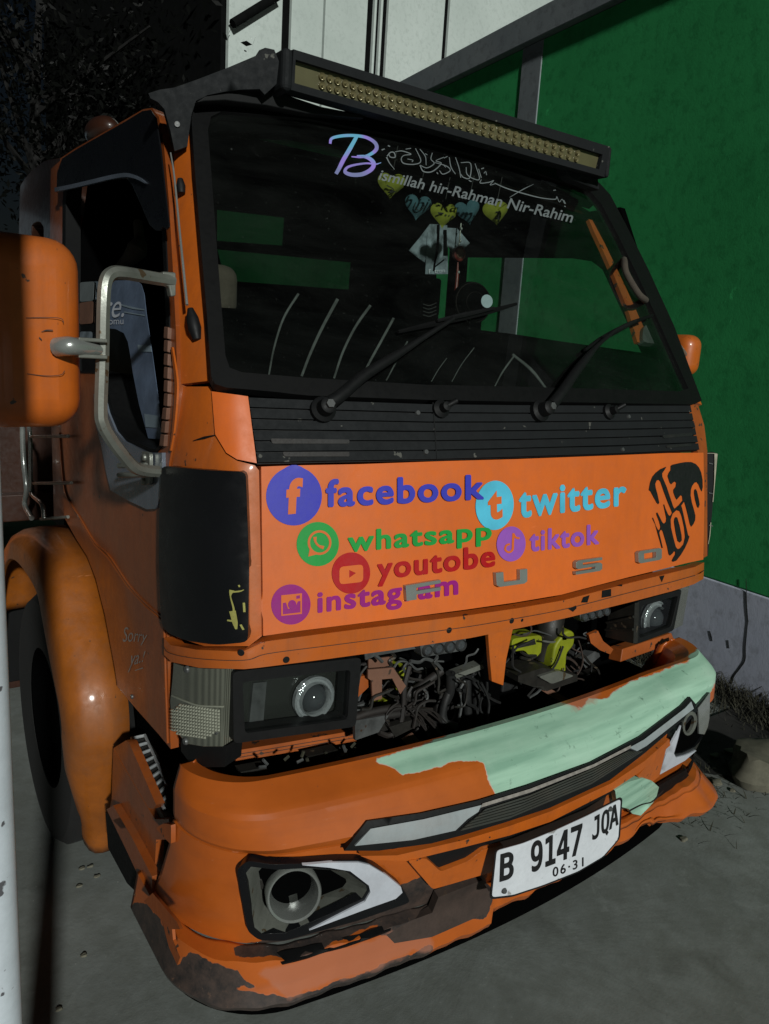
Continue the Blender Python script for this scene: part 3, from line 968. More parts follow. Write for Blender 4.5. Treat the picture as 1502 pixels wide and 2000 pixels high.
# --- windshield: rubber seal, glass, lettering
ws_out = [(372, 240), (377, 218), (392, 203), (430, 197), (600, 212), (800, 250), (1000, 305), (1130, 347), (1165, 362), (1186, 385), (1215, 440), (1260, 530), (1310, 640), (1345, 735), (1364, 786), (1345, 792), (1000, 787), (830, 784), (600, 776), (440, 763), (418, 756), (410, 740), (402, 620), (390, 480), (378, 330)]
ws_in = [(404, 262), (410, 236), (430, 226), (600, 240), (800, 277), (1000, 330), (1120, 368), (1148, 380), (1168, 402), (1200, 462), (1245, 555), (1290, 655), (1330, 745), (1338, 762), (1320, 768), (1000, 760), (830, 757), (600, 744), (470, 733), (446, 724), (438, 700), (430, 600), (420, 470), (410, 340)]
patch('windshield_seal', [ws_out, ws_in], FRONT, 'rubber', truck, off=.012, thick=.022, grid=30, bevel=.004)
wsglass = patch('windshield', [ws_in], FRONT, 'glass', truck, off=.004, thick=0, grid=45)
def c5d(x, y): return (x / 2.888 + 620, y / 2.888 + 240)
B_st = [([(65, 130), (75, 100), (130, 86), (200, 84), (270, 95), (318, 125), (325, 160), (290, 190), (240, 205), (185, 203)], [14, 16, 17, 17, 18, 20, 22, 18, 12, 6]),
        ([(215, 88), (175, 160), (140, 220), (115, 270), (98, 300)], [20, 24, 24, 22, 20]),
        ([(215, 200), (270, 205), (308, 235), (300, 270), (250, 300), (190, 305), (150, 290), (160, 265), (200, 250), (270, 240), (320, 245), (352, 236)], [12, 20, 24, 24, 24, 22, 20, 14, 12, 10, 8, 3])]
ribbons('letter_sticker', [([c5d(*p) for p in a_], [v / 2.888 for v in w_]) for a_, w_ in B_st], FRONT, 'holo', wsglass, off=.007)
text_on('text_sticker', 'ismillah hir-Rahman Nir-Rahim', [(736, 334), (1116, 417), (1116, 439), (736, 355)], FRONT, 'lettergrey', wsglass, off=.007, bold=.012, shear=.35)
ar = [([(355, 165), (372, 158)], [6, 4]), ([(390, 140), (402, 145)], [5, 4]),
      ([(385, 200), (405, 178), (425, 180), (430, 205), (405, 205), (395, 190)], [5, 5, 4]), ([(382, 205), (400, 240), (428, 275)], [6, 4, 2]),
      ([(430, 175), (470, 170), (520, 188), (480, 195), (465, 215), (480, 240), (540, 245), (575, 225), (545, 155)], [3, 4, 4, 3, 4, 5, 4, 4, 3]),
      ([(490, 160), (520, 155)], [3, 3]), ([(500, 215), (530, 222), (525, 232)], 3), ([(570, 160), (600, 200), (605, 250)], [3, 4, 3]),
      ([(600, 185), (612, 192)], [4, 3]), ([(640, 180), (632, 215), (650, 240), (610, 265), (570, 250)], [3, 4, 4, 4, 3]), ([(570, 250), (590, 285), (640, 285), (690, 240), (660, 225), (705, 205)], [4, 5, 5, 4, 3, 3]),
      ([(655, 235), (720, 255), (740, 280), (700, 300), (680, 280)], [3, 4, 4, 4, 3]), ([(735, 205), (745, 260), (770, 300)], [3, 4, 3]), ([(770, 205), (790, 265), (800, 320)], [3, 4, 3]),
      ([(700, 245), (715, 262)], 3), ([(665, 290), (672, 300)], [5, 3]), ([(705, 210), (725, 200)], 3),
      ([(800, 235), (855, 240), (850, 320), (815, 318), (800, 300)], [3, 4, 4, 4, 3]), ([(830, 260), (835, 300), (870, 325), (905, 325), (880, 240)], [3, 4, 4, 4, 3]), ([(845, 335), (860, 342)], 4), ([(900, 270), (915, 320)], [3, 4]),
      ([(915, 330), (910, 350), (960, 345), (985, 335), (965, 360), (990, 355)], [3, 4, 4, 3, 3, 3]), ([(930, 295), (940, 285), (945, 305)], 3), ([(915, 270), (930, 265)], 4),
      ([(990, 350), (1060, 380), (1160, 410), (1250, 432), (1330, 440), (1340, 425), (1355, 455), (1370, 440), (1385, 465)], [4, 5, 5, 4, 4, 3, 3, 3, 3]), ([(1210, 355), (1150, 385), (1075, 430)], [1, 4, 2]),
      ([(1320, 390), (1335, 388)], 3), ([(1380, 445), (1390, 465)], 3), ([(1383, 478), (1390, 482)], 4)]
ribbons('calligraphy_sticker', [([c5d(*p) for p in a_], [v / 2.3 for v in (w_ if isinstance(w_, list) else [w_, w_])]) for a_, w_ in ar], FRONT, 'lettergrey', wsglass, off=.007)

# --- pillars and corner skins
patch('pillar', [(343, 292), (352, 280), (368, 232), (374, 225), (379, 330), (391, 480), (403, 620), (412, 745), (357, 751), (352, 640), (347, 520), (344, 400)], CORNER, 'orange', truck, off=.004, thick=.012, grid=22, bevel=.003)
patch('pillar', [(1180, 380), (1192, 384), (1222, 440), (1267, 528), (1317, 640), (1352, 735), (1372, 790), (1362, 786), (1343, 735), (1306, 640)], FRONT, 'orange', truck, off=-.002, thick=.012, grid=22)
patch('corner_skin', [(357, 755), (411, 755), (415, 765), (421, 850), (442, 887), (463, 900), (498, 909), (506, 919), (512, 1242), (486, 1262), (400, 1262), (345, 1245), (334, 1215), (330, 1100), (331, 1000), (335, 905), (347, 840)], CORNER, 'orange', truck, off=.0, thick=.01, grid=22)
patch('hood_wing', [(417, 766), (483, 776), (490, 830), (500, 906), (464, 898), (445, 885), (424, 849)], CORNER, 'orange_bright', truck, off=.006, thick=.004, grid=22)
ribbons('dent', [([(378, 861), (400, 855), (422, 850)], [1, 5, 2])], CORNER, 'black', truck, off=.0015)
cp = patch('corner_panel', rounded([(336, 909), (420, 917), (480, 920), (486, 1100), (486, 1246), (440, 1253), (380, 1246), (345, 1232), (334, 1213), (330, 1100), (331, 1000)], 10), CORNER, 'gloss_black', truck, off=.022, thick=.03, grid=18, bevel=.008)
ribbons('scrape', [([(463, 1148), (461, 1160), (466, 1185), (464, 1200)], [8, 2, 3, 5]), ([(459, 1152), (474, 1150), (480, 1147)], [3, 3, 1]), ([(464, 1188), (468, 1210), (470, 1223)], [10, 8, 3]), ([(476, 1214), (480, 1224)], [3, 3]), ([(480, 1172), (481, 1190)], [3, 3]), ([(473, 1138), (474, 1142)], [3, 2]), ([(456, 1206), (468, 1208)], [3, 4])],
        CORNER, 'chip', cp, off=.0235)
# far corner: orange corner skin and the open, broken-edged corner panel
patch('corner_skin', [(1347, 788), (1366, 790), (1378, 830), (1384, 880), (1384, 1086), (1366, 1096), (1366, 884), (1352, 830)], FRONT, 'orange_dull', truck, off=-.004, thick=.02, grid=25)
FC = Plane((.83, .0, 0), (-.45, -1, 0))
fcp = patch('corner_panel', [(1381, 886), (1397, 884), (1398, 900), (1391, 1000), (1383, 1084), (1372, 1092), (1378, 1000)], FC, 'black', truck, off=.0, thick=.02)
ribbons('panel_rim', [([(1380, 885), (1390, 885), (1399, 886)], [1, 1, 1]), ([(1397, 886), (1396, 910), (1394, 945), (1391, 980)], [6, 4, 1.4, 1.4]), ([(1387, 1020), (1385, 1045), (1382, 1062)], [1.5, 1.5, 1])], FC, 'cream', fcp, off=.004, thick=.003)
for yy in (905, 963, 1026):
    ribbons('panel_rib', [([(1383, yy - 1), (1391, yy + 1)], [2, 1.5])], FC, 'lamp_grey', fcp, off=.004, thick=.003)

# --- cowl of slats under the windshield
def lerp2(a, b, t): return (a[0] + (b[0] - a[0]) * t, a[1] + (b[1] - a[1]) * t)
top_l = [(485, 776), (600, 781), (830, 789), (1000, 791), (1200, 792), (1346, 792)]
bot_l = [(503, 906), (620, 903), (848, 899), (1010, 894), (1212, 887), (1364, 880)]
cowl = patch('cowl', top_l + bot_l[::-1], FRONT, 'black', truck, off=-.004, thick=.01, grid=40)
NS = 6
for k in range(NS):
    t0, t1 = k / NS + .012, (k + 1) / NS - .014
    up = [lerp2(a, b, t0) for a, b in zip(top_l, bot_l)]; dn = [lerp2(a, b, t1) for a, b in zip(top_l, bot_l)]
    patch('slat', up + dn[::-1], FRONT, 'cowl', cowl, off=.004, thick=.007, grid=40, bevel=.0015)
for q in ([(527, 858), (680, 860), (680, 868), (530, 868)], [(550, 884), (680, 884), (680, 893), (553, 893)], [(1290, 851), (1348, 846), (1349, 852), (1292, 857)], [(1297, 871), (1346, 867), (1347, 872), (1298, 876)]):
    v_ = patch('vent', rounded(q, 3), FRONT, 'steel', cowl, off=.0065, thick=.004, grid=30)
    v_.data.materials.clear(); v_.data.materials.append(MT['hose'])
ribbons('joint', [([(843, 787), (847, 840), (851, 898)], [1.5, 1.5, 1.5])], FRONT, 'black', cowl, off=.0055)
def screw(px, py, S, r, m='steel', par=truck, off=.006):
    p = S(px, py, off); q = S(px, py, off + .004)
    lathe('screw', [(0, .003), (r * .8, .003), (r, .0), (r, -.003)], p, q - p, m, par, n=12)
for px, py in ((813, 808), (829, 884), (1212, 879), (1224, 815)): screw(px, py, FRONT, .006, 'lamp_grey', cowl)

# --- wipers
def wiper(pv, arm, blade, tip):
    w = bpy.data.objects.new('wiper', None); COL.objects.link(w); w.parent = truck; w.matrix_parent_inverse = Matrix.Translation(-truck.location)
    p = FRONT(*pv, .004); n_ = FRONT(*pv, .03) - FRONT(*pv, 0)
    lathe('pivot', [(.026, 0), (.026, .012), (.018, .018), (.016, .040), (.010, .044), (.0, .044)], p, n_, 'black', w, n=20)
    lathe('nut', [(.009, .040), (.009, .052), (.0, .052)], p, n_, 'lamp_grey', w, n=6)
    A = [FRONT(*q, .038) for q in arm]
    tube('arm', A, [.014, .013, .011, .006, .005], 'black', w, n=8)
    Bp = [FRONT(*q, .018) for q in blade]
    tube('blade', Bp, [.004, .007, .008, .007, .004], 'rubber', w, n=6)
    B2 = [FRONT(*q, .030) for q in blade[1:-1]]
    tube('blade_frame', B2, [.004, .006, .004], 'black', w, n=6)
    return w
wiper((627, 803), [(630, 798), (652, 783), (700, 750), (764, 709), (820, 672), (868, 641)], [(770, 657), (840, 641), (890, 630), (950, 616), (999, 602)], None)
wiper((1048, 805), [(1054, 800), (1076, 780), (1100, 746), (1128, 710), (1150, 686), (1180, 660)], [(1132, 691), (1160, 672), (1190, 655), (1225, 637), (1265, 622)], None)
for px, py in ((857, 801), (1184, 806)):
    p = FRONT(px, py, .004); n_ = FRONT(px, py, .03) - FRONT(px, py, 0)
    nz = lathe('washer_nozzle', [(.020, 0), (.020, .008), (.011, .014), (.010, .030), (.0, .032)], p, n_, 'black', truck, n=16)
    tube('jet', [p + n_ / np.linalg.norm(n_) * .024, p + n_ / np.linalg.norm(n_) * .03 + np.array([.022, -.004, .012])], .006, 'black', nz, curve=False)

# --- hood panel with stickers and the badge letters
hood_px = [(507, 913), (700, 909), (860, 903), (1000, 899), (1200, 891), (1366, 884), (1368, 980), (1366, 1091), (1300, 1107), (1220, 1126), (1088, 1160), (999, 1175), (900, 1189), (761, 1207), (640, 1222), (511, 1238), (509, 1080)]
hood = patch('hood_panel', hood_px, FRONT, 'orange_bright', truck, off=.012, thick=.03, grid=30, bevel=.006, ang=30)
HO = .0135
def disc(name, cx, cy, rx, ry, m, o=HO, rot=.08): return patch(name, ellipse(cx, cy, rx, ry, 40, rot), FRONT, m, hood, off=o, thick=0, grid=22)
def word(s, q, m, o=HO, bold=.03): return text_on('text_sticker', s, q, FRONT, m, hood, off=o, spacing=1.12, bold=0, fat=.032)
OB = 'orange_bright'
d_ = disc('logo_sticker', 570, 968, 54, 57, 'blue')
text_on('logo_mark', 'f', [(556, 934), (587, 932), (584, 1001), (553, 1004)], FRONT, OB, d_, off=HO + .001, bold=.05)
word('facebook', [(630, 935), (937, 925), (937, 975), (630, 990)], 'blue', HO + .003)
d_ = disc('logo_sticker', 958, 986, 37, 48, 'cyan', HO + .001)
text_on('logo_mark', 't', [(944, 959), (972, 956), (973, 1012), (945, 1016)], FRONT, OB, d_, off=HO + .002, bold=.05)
word('twitter', [(1005, 953), (1215, 936), (1215, 987), (1005, 1012)], 'cyan')
d_ = disc('logo_sticker', 616, 1061, 41, 43, 'green')
ring_o = ellipse(619, 1058, 23, 24, 30); ring_i = ellipse(619, 1058, 18.5, 19.5, 30)
patch('logo_mark', [ring_o, ring_i], FRONT, OB, d_, off=HO + .001, thick=0, grid=0)
patch('logo_mark', [(600, 1070), (606, 1078), (613, 1081), (597, 1085)], FRONT, OB, d_, off=HO + .0012, thick=0, grid=0)
ribbons('logo_mark', [([(610, 1047), (611, 1056), (617, 1064), (627, 1068)], [7, 4, 4, 7])], FRONT, OB, d_, off=HO + .0012)
word('whatsapp', [(673, 1035), (952, 1016), (952, 1064), (673, 1090)], 'green', HO + .002)
d_ = disc('logo_sticker', 680, 1117, 37, 40, 'red', HO + .001)
patch('logo_mark', [rounded([(657, 1105), (703, 1100), (703, 1134), (657, 1139)], 8), [(676, 1111), (689, 1117), (676, 1126)]], FRONT, OB, d_, off=HO + .002, thick=0, grid=0)
word('youtobe', [(730, 1086), (959, 1061), (959, 1118), (730, 1144)], 'red', HO + .002)
d_ = disc('logo_sticker', 990, 1061, 28, 34, 'violet', HO + .001)
ribbons('logo_mark', [([(994, 1040), (993, 1058), (992, 1072), (985, 1077), (978, 1072), (980, 1064), (987, 1061)], [4.5, 4.5, 4.5, 4, 4, 4, 4]), ([(994, 1041), (998, 1048), (1006, 1050)], [4, 4, 4])], FRONT, OB, d_, off=HO + .002)
word('tiktok', [(1026, 1034), (1162, 1022), (1162, 1062), (1026, 1077)], 'violet')
d_ = disc('logo_sticker', 564, 1178, 38, 39, 'magenta')
patch('logo_mark', [[(545, 1160), (585, 1156), (585, 1196), (545, 1200)], [(548, 1175), (554, 1174), (558, 1186), (572, 1185), (577, 1172), (582, 1171), (582, 1193), (548, 1197)], [(574, 1161), (581, 1160), (581, 1166), (574, 1167)]], FRONT, OB, d_, off=HO + .001, thick=0, grid=0)
patch('logo_mark', ellipse(566, 1178, 8, 9), FRONT, 'magenta', d_, off=HO + .002, thick=0, grid=0)
word('instagram', [(615, 1155), (888, 1120), (888, 1172), (615, 1208)], 'magenta', HO + .0005)
# black emblem sticker reading ME TOLO
def c7(x, y): return (x / 2.495 + 900, y / 2.495 + 850)
def ce(p): return (p[0] / 7.905 + 1230, p[1] / 7.905 + 880)
EA = [(562, 235), (590, 215), (700, 190), (790, 175), (880, 175), (950, 205), (1000, 260), (1035, 340), (1055, 450), (1058, 560), (1042, 630), (1020, 590), (995, 525), (965, 485), (930, 495), (895, 540), (875, 600), (870, 690), (890, 800), (920, 900), (945, 1000), (940, 1070), (915, 1130), (880, 1172), (860, 1130), (830, 1000), (800, 880), (770, 780), (745, 760), (740, 700), (715, 685), (690, 715), (655, 755), (630, 710), (605, 640), (605, 600), (640, 555), (648, 500), (630, 475), (600, 490), (570, 520), (545, 490), (515, 390), (530, 345), (560, 300)]
EB = [(495, 245), (470, 290), (430, 350), (432, 400), (500, 560), (560, 740), (600, 860), (622, 895), (690, 835), (748, 762), (768, 785), (725, 845), (680, 872), (620, 912), (585, 955), (575, 930), (520, 800), (460, 640), (405, 480), (380, 450), (345, 460), (322, 510), (330, 570), (360, 680), (385, 800), (370, 825), (345, 800), (300, 720), (250, 625), (225, 605), (245, 490), (280, 400), (330, 340), (400, 285)]
EC = [(585, 950), (620, 908), (680, 868), (722, 842), (740, 900), (780, 1080), (830, 1300), (850, 1320), (830, 1390), (780, 1500), (720, 1600), (650, 1690), (600, 1710), (578, 1695), (600, 1650), (630, 1600), (635, 1560), (615, 1545), (590, 1580), (550, 1615), (530, 1590), (510, 1480), (470, 1340), (440, 1240), (420, 1215), (395, 1230), (385, 1265), (410, 1370), (440, 1495), (425, 1500), (395, 1390), (360, 1270), (350, 1230), (320, 1130), (278, 1040), (285, 1025), (300, 1060), (340, 1170), (370, 1225), (395, 1210), (405, 1170), (385, 1090), (345, 990), (340, 955), (355, 950), (390, 1020), (430, 1100), (460, 1125), (490, 1090), (495, 1040), (470, 920), (450, 830), (460, 825), (480, 890), (520, 980), (545, 1005), (570, 985)]
ED = [(930, 600), (950, 590), (970, 630), (1000, 760), (1010, 830), (990, 885), (970, 860), (940, 750), (925, 650)]
EO = [(650, 915), (700, 930), (730, 1000), (770, 1180), (785, 1330), (760, 1440), (710, 1500), (670, 1515), (640, 1480), (600, 1330), (565, 1180), (560, 1060), (590, 970)]
EI = [(640, 1020), (665, 1030), (700, 1150), (730, 1300), (735, 1380), (705, 1415), (670, 1390), (640, 1260), (615, 1100), (620, 1045)]
emb = patch('emblem_sticker', [ce(p) for p in EA], FRONT, 'ink', hood, off=HO, thick=0, grid=15)
patch('emblem_stroke', [ce(p) for p in EB], FRONT, 'ink', emb, off=HO + .0002, thick=0, grid=15)
patch('emblem_stroke', [[ce(p) for p in EC], [ce(p) for p in EO]], FRONT, 'ink', emb, off=HO + .0004, thick=0, grid=15)
patch('emblem_stroke', [ce(p) for p in EI], FRONT, 'ink', emb, off=HO, thick=0, grid=15)
patch('emblem_stroke', [ce(p) for p in ED], FRONT, 'ink', emb, off=HO, thick=0, grid=15)
# chrome badge letters F U S O
def badge(shape, q):
    qm = quad_map(q)
    lp = [[tuple(qm(u, v)) for u, v in l] for l in shape]
    patch('badge_letter', lp, FRONT, 'chrome', hood, off=HO + .011, thick=.012, grid=0, smooth=False, bevel=.0012)
badge([[(0, 0), (1, 0), (1, .22), (.30, .26), (.30, .45), (1, .45), (1, .66), (.30, .68), (.30, 1), (0, 1)]], [(781, 1140), (849, 1129), (849, 1160), (783, 1170)])
badge([[(0, 0), (.24, 0), (.24, .70), (.76, .70), (.76, 0), (1, 0), (1, .86), (.90, 1), (.10, 1), (0, .86)]], [(955, 1116), (1016, 1108), (1016, 1136), (957, 1144)])
badge([[(.10, 0), (1, 0), (1, .22), (.26, .22), (.26, .38), (.92, .38), (1, .50), (1, .88), (.90, 1), (0, 1), (0, .78), (.74, .78), (.74, .62), (.08, .62), (0, .50), (0, .12)]], [(1110, 1093), (1161, 1086), (1161, 1112), (1110, 1120)])
badge([[(.10, 0), (.9, 0), (1, .12), (1, .88), (.9, 1), (.1, 1), (0, .88), (0, .12)], [(.24, .26), (.76, .26), (.76, .74), (.24, .74)]], [(1231, 1075), (1277, 1068), (1277, 1091), (1232, 1099)])

# --- trim strip under the hood
st_top = [(338, 1243), (350, 1256), (400, 1264), (478, 1265), (512, 1246), (640, 1229), (761, 1214), (900, 1197), (999, 1183), (1088, 1168), (1220, 1134), (1300, 1115), (1366, 1099)]
st_bot = [(338, 1276), (352, 1289), (405, 1299), (480, 1299), (520, 1294), (640, 1279), (765, 1262), (909, 1240), (1005, 1221), (1099, 1201), (1222, 1171), (1300, 1151), (1364, 1131)]
strip = patch('trim_strip', st_top + st_bot[::-1], CORNER, 'orange', truck, off=.02, thick=.03, grid=20, bevel=.006)
mid_ = [lerp2(a, b, .48) for a, b in zip(st_top, st_bot)]
ribbons('groove', [(mid_, [1.4] * 4)], CORNER, 'rust', strip, off=.0215)
for px, py in ((553, 1281), (867, 1225), (988, 1207), (476, 1267), (1008, 1206)):
    p = CORNER(px, py, .0205); lathe('bolt_hole', [(0, .0008), (.006 if px != 1008 else .003, .0008), (.007 if px != 1008 else .004, 0)], p, CORNER(px, py, .03) - p, 'black', strip, n=14)
for lp in ([(1122, 1172), (1126, 1162), (1138, 1158), (1134, 1172)], [(1163, 1149), (1180, 1146), (1180, 1160), (1162, 1163)], [(1097, 1184), (1112, 1178), (1113, 1183), (1106, 1190)], [(1274, 1122), (1284, 1120), (1279, 1133)], [(1192, 1140), (1202, 1137), (1201, 1141)]):
    patch('paint_chip', lp, CORNER, 'black', strip, off=.0215, thick=.001, grid=0)

# --- headlights
def headlight(bz_o, bz_i, pj, pr_px, sgn, refl):
    h = bpy.data.objects.new('headlight', None); COL.objects.link(h); h.parent = truck; h.matrix_parent_inverse = Matrix.Translation(-truck.location)
    HP = Plane((0, -.015, .9), (0, -1, .06))
    HB = Plane((0, .05, .9), (0, -1, .06))
    patch('bezel', [bz_o, bz_i], HP, 'black', h, off=.004, thick=.05, grid=40, bevel=.004)
    patch('housing', bz_o, HB, 'interior', h, off=0, thick=.10, grid=60)
    patch('reflector', bz_i, HB, 'darklens', h, off=.004, thick=.004, grid=60)
    c = HB(*pj, .012)
    s = np.linalg.norm(HB(pj[0] + pr_px, pj[1], .012) - HB(*pj, .012)) * .86
    lathe('projector_ring', [(s * .66, .0), (s * .68, .016), (s * .73, .020), (s * .77, .010), (s * .86, .008), (s * .93, .014), (s, .011), (s * 1.0, .0)], c, (0, -1, .06), 'ring', h, n=40)
    lathe('projector_lens', [(0, .030), (s * .2, .029), (s * .4, .024), (s * .56, .014), (s * .63, .002)], c, (0, -1, .06), 'proj', h, n=32, ang=60)
    if refl:
        patch('side_reflector', refl, HB, 'lamp_grey', h, off=.012, thick=.008, grid=40)
    patch('lens', bz_i, HP, 'lensglass', h, off=-.006, thick=0, grid=60)
    return h
headlight(rounded([(453, 1311), (704, 1283), (693, 1418), (455, 1451)], 10), rounded([(472, 1331), (683, 1307), (677, 1404), (477, 1431)], 8), (605, 1358), 43, -1, [(490, 1331), (516, 1328), (508, 1424), (480, 1427)])
headlight(rounded([(1241, 1175), (1330, 1150), (1314, 1231), (1237, 1259)], 6), rounded([(1250, 1184), (1323, 1163), (1309, 1223), (1247, 1246)], 5), (1268, 1206), 25, 1, [(1309, 1172), (1321, 1168), (1309, 1222), (1299, 1226)])
# inner flank of the far headlight box, with its ribs
FH = Plane((.47, 0, 0), (-1, 0, 0))
fl = [(1188, 1200), (1240, 1178), (1237, 1257), (1182, 1244)]
flank = patch('headlight_box', fl, FH, 'grime', truck, off=.0, thick=.02, grid=40)
for k in (.35, .68):
    a_ = lerp2(fl[0], fl[3], k); b_ = lerp2(fl[1], fl[2], k * .95)
    tube('rib', [FH(*a_, .004), FH(*b_, .004)], .004, 'grime', flank, curve=False)

# --- corner signal lamps
sig_px = [(348, 1293), (366, 1299), (405, 1303), (449, 1303), (445, 1380), (441, 1454), (405, 1455), (372, 1450), (352, 1425), (343, 1400), (341, 1367), (345, 1330)]
sigl = patch('signal_lamp', sig_px, CORNER, 'signal', truck, off=.010, thick=.045, grid=16, bevel=.006)
# prism block of the lamp: a mesh of small pyramids
V, Fc = [], []
for i in range(18):
    for j in range(11):
        x0, x1 = 343 + i * 5.2, 347.6 + i * 5.2
        y_c = 1373 + j * 6.2 + i * .7
        if (x1 - 392) ** 2 / 52 ** 2 + (y_c - 1404) ** 2 / 36 ** 2 > 1 or x1 > 438: continue
        y0, y1 = 1370 + j * 6.2 + i * .7, 1375.6 + j * 6.2 + i * .7
        b = len(V)
        V += [CORNER(x0, y0, .0105), CORNER(x1, y0, .0105), CORNER(x1, y1, .0105), CORNER(x0, y1, .0105), CORNER((x0 + x1) / 2, (y0 + y1) / 2, .0145)]
        Fc += [[b, b + 1, b + 4], [b + 1, b + 2, b + 4], [b + 2, b + 3, b + 4], [b + 3, b, b + 4]]
stuff(raw('prism_field', V, facing(V, Fc), 'signalgrid', sigl))
ribbons('lens_edge', [([(345, 1356), (375, 1368), (400, 1375), (443, 1376)], [3, 3, 3])], CORNER, 'signalgrid', sigl, off=.012, thick=.003)
screw(374, 1305, CORNER, .008, 'lamp_grey', sigl, .011); screw(371, 1445, CORNER, .008, 'lamp_grey', sigl, .011); screw(430, 1428, CORNER, .003, 'lamp_grey', sigl, .011)
patch('lamp_base', [(350, 1440), (375, 1456), (440, 1458), (436, 1500), (400, 1500), (365, 1488), (350, 1468)], CORNER, 'black', truck, off=-.004, thick=.05, grid=20)
patch('signal_lamp', [(1330, 1150), (1347, 1141), (1333, 1221), (1316, 1229)], Plane((.76, .06, .9), (.3, -1, 0)), 'signal', truck, off=0, thick=.03, grid=30)
# dirty orange sill under each headlight
SILL = Plane((0, .0, 0), (0, -1, .15))
sill = patch('headlight_sill', [(461, 1466), (560, 1450), (690, 1427), (697, 1448), (560, 1471), (461, 1488)], SILL, 'orange_dull', truck, off=0, thick=.05, grid=25, bevel=.004)
for k in (.33, .62):
    ribbons('groove', [([lerp2((463, 1466), (463, 1488), k), lerp2((690, 1428), (696, 1448), k)], [1.3, 1.3])], SILL, 'rust', sill, off=.0015)
patch('headlight_sill', [(1216, 1268), (1312, 1236), (1318, 1250), (1300, 1262), (1212, 1294)], SILL, 'orange_dull', truck, off=0, thick=.05, grid=25, bevel=.004)

# --- engine bay behind the missing grille
box('radiator_shroud', (.0, .21, .80), (1.5, .03, .56), 'interior', truck)
box('bay_floor', (.0, .10, .52), (1.5, .30, .03), 'grime', truck)
BAY = lambda y: Plane((0, y, 0), (0, -1, 0))
def tb(name, pts, r, m, y, k=5, n=6):
    S = BAY(y) if isinstance(y, (int, float)) else None
    P = [BAY(y[i] if S is None else y)(*p) for i, p in enumerate(pts)]
    return tube(name, P, r, m, truck, n=n, k=k)
# post
patch('centre_post', [(953, 1232), (1003, 1224), (989, 1288), (983, 1339), (961, 1331), (957, 1288)], BAY(.0), 'orange', truck, off=0, thick=.012, grid=20, bevel=.003)
# lamp bars under the trim
def ledbar(q, n, y):
    S = BAY(y)
    qm = quad_map(q)
    o = patch('lamp_bar', rounded(q, 5), S, 'lamp_grey', truck, off=0, thick=.03, grid=20, bevel=.003)
    for i in range(n):
        u = (i + .5) / n
        c_ = S(*qm(u, .5), .001); r = np.linalg.norm(S(*qm(u + .38 / n, .5)) - S(*qm(u, .5)))
        lathe('lamp', [(0, .006), (r * .5, .008), (r * .8, .006), (r, .0)], c_, (0, -1, 0), 'proj', o, n=18)
        lathe('lamp_rim', [(r * .95, .0), (r * 1.02, .009), (r * 1.12, .004), (r * 1.12, 0)], c_, (0, -1, 0), 'lamp_grey', o, n=18)
ledbar([(820, 1258), (910, 1244), (908, 1270), (824, 1284)], 4, .0)
ledbar([(1130, 1196), (1188, 1182), (1190, 1200), (1136, 1216)], 4, .02)
# brackets
patch('bracket', [(719, 1308), (768, 1304), (775, 1314), (793, 1340), (782, 1356), (766, 1325), (746, 1327), (746, 1365), (728, 1369), (726, 1330), (719, 1325)], BAY(.03), 'brownmetal', truck, off=0, thick=.005, grid=15)
patch('bracket', [(700, 1322), (722, 1318), (722, 1340), (697, 1364)], BAY(.05), 'orange_dull', truck, off=0, thick=.02, grid=15)
patch('bracket', [(712, 1276), (730, 1272), (808, 1262), (812, 1267), (733, 1281), (714, 1290)], BAY(.02), 'lamp_grey', truck, off=0, thick=.004, grid=15)
patch('bracket', [(720, 1288), (770, 1282), (762, 1306), (720, 1310)], BAY(.06), 'brownmetal', truck, off=0, thick=.004, grid=15)
patch('bracket', [(692, 1380), (716, 1372), (718, 1396), (694, 1400)], BAY(.06), 'lamp_grey', truck, off=0, thick=.01, grid=15)
patch('bracket', [(693, 1408), (760, 1396), (740, 1430), (694, 1446)], BAY(.04), 'lamp_grey', truck, off=0, thick=.01, grid=15)
patch('bracket', [(760, 1420), (812, 1404), (820, 1416), (772, 1440)], BAY(.03), 'grime', truck, off=0, thick=.02, grid=15)
patch('bracket', [(785, 1444), (806, 1432), (824, 1452), (800, 1460)], BAY(.02), 'brownmetal', truck, off=0, thick=.004, grid=15)
patch('terminal_plate', [(888, 1318), (942, 1297), (946, 1305), (926, 1313), (892, 1325)], BAY(.05), 'steel', truck, off=0, thick=.03, grid=15)
patch('bracket', [(1150, 1240), (1168, 1232), (1178, 1252), (1198, 1268), (1192, 1278), (1172, 1270), (1154, 1256)], BAY(.06), 'orange_dull', truck, off=0, thick=.01, grid=15)
patch('bracket', [(1135, 1290), (1168, 1268), (1172, 1282), (1144, 1306)], BAY(.10), 'lamp_grey', truck, off=0, thick=.03, grid=15)
patch('bracket', [(1024, 1328), (1034, 1322), (1112, 1366), (1120, 1374), (1100, 1374)], BAY(.04), 'brownmetal', truck, off=0, thick=.02, grid=15)
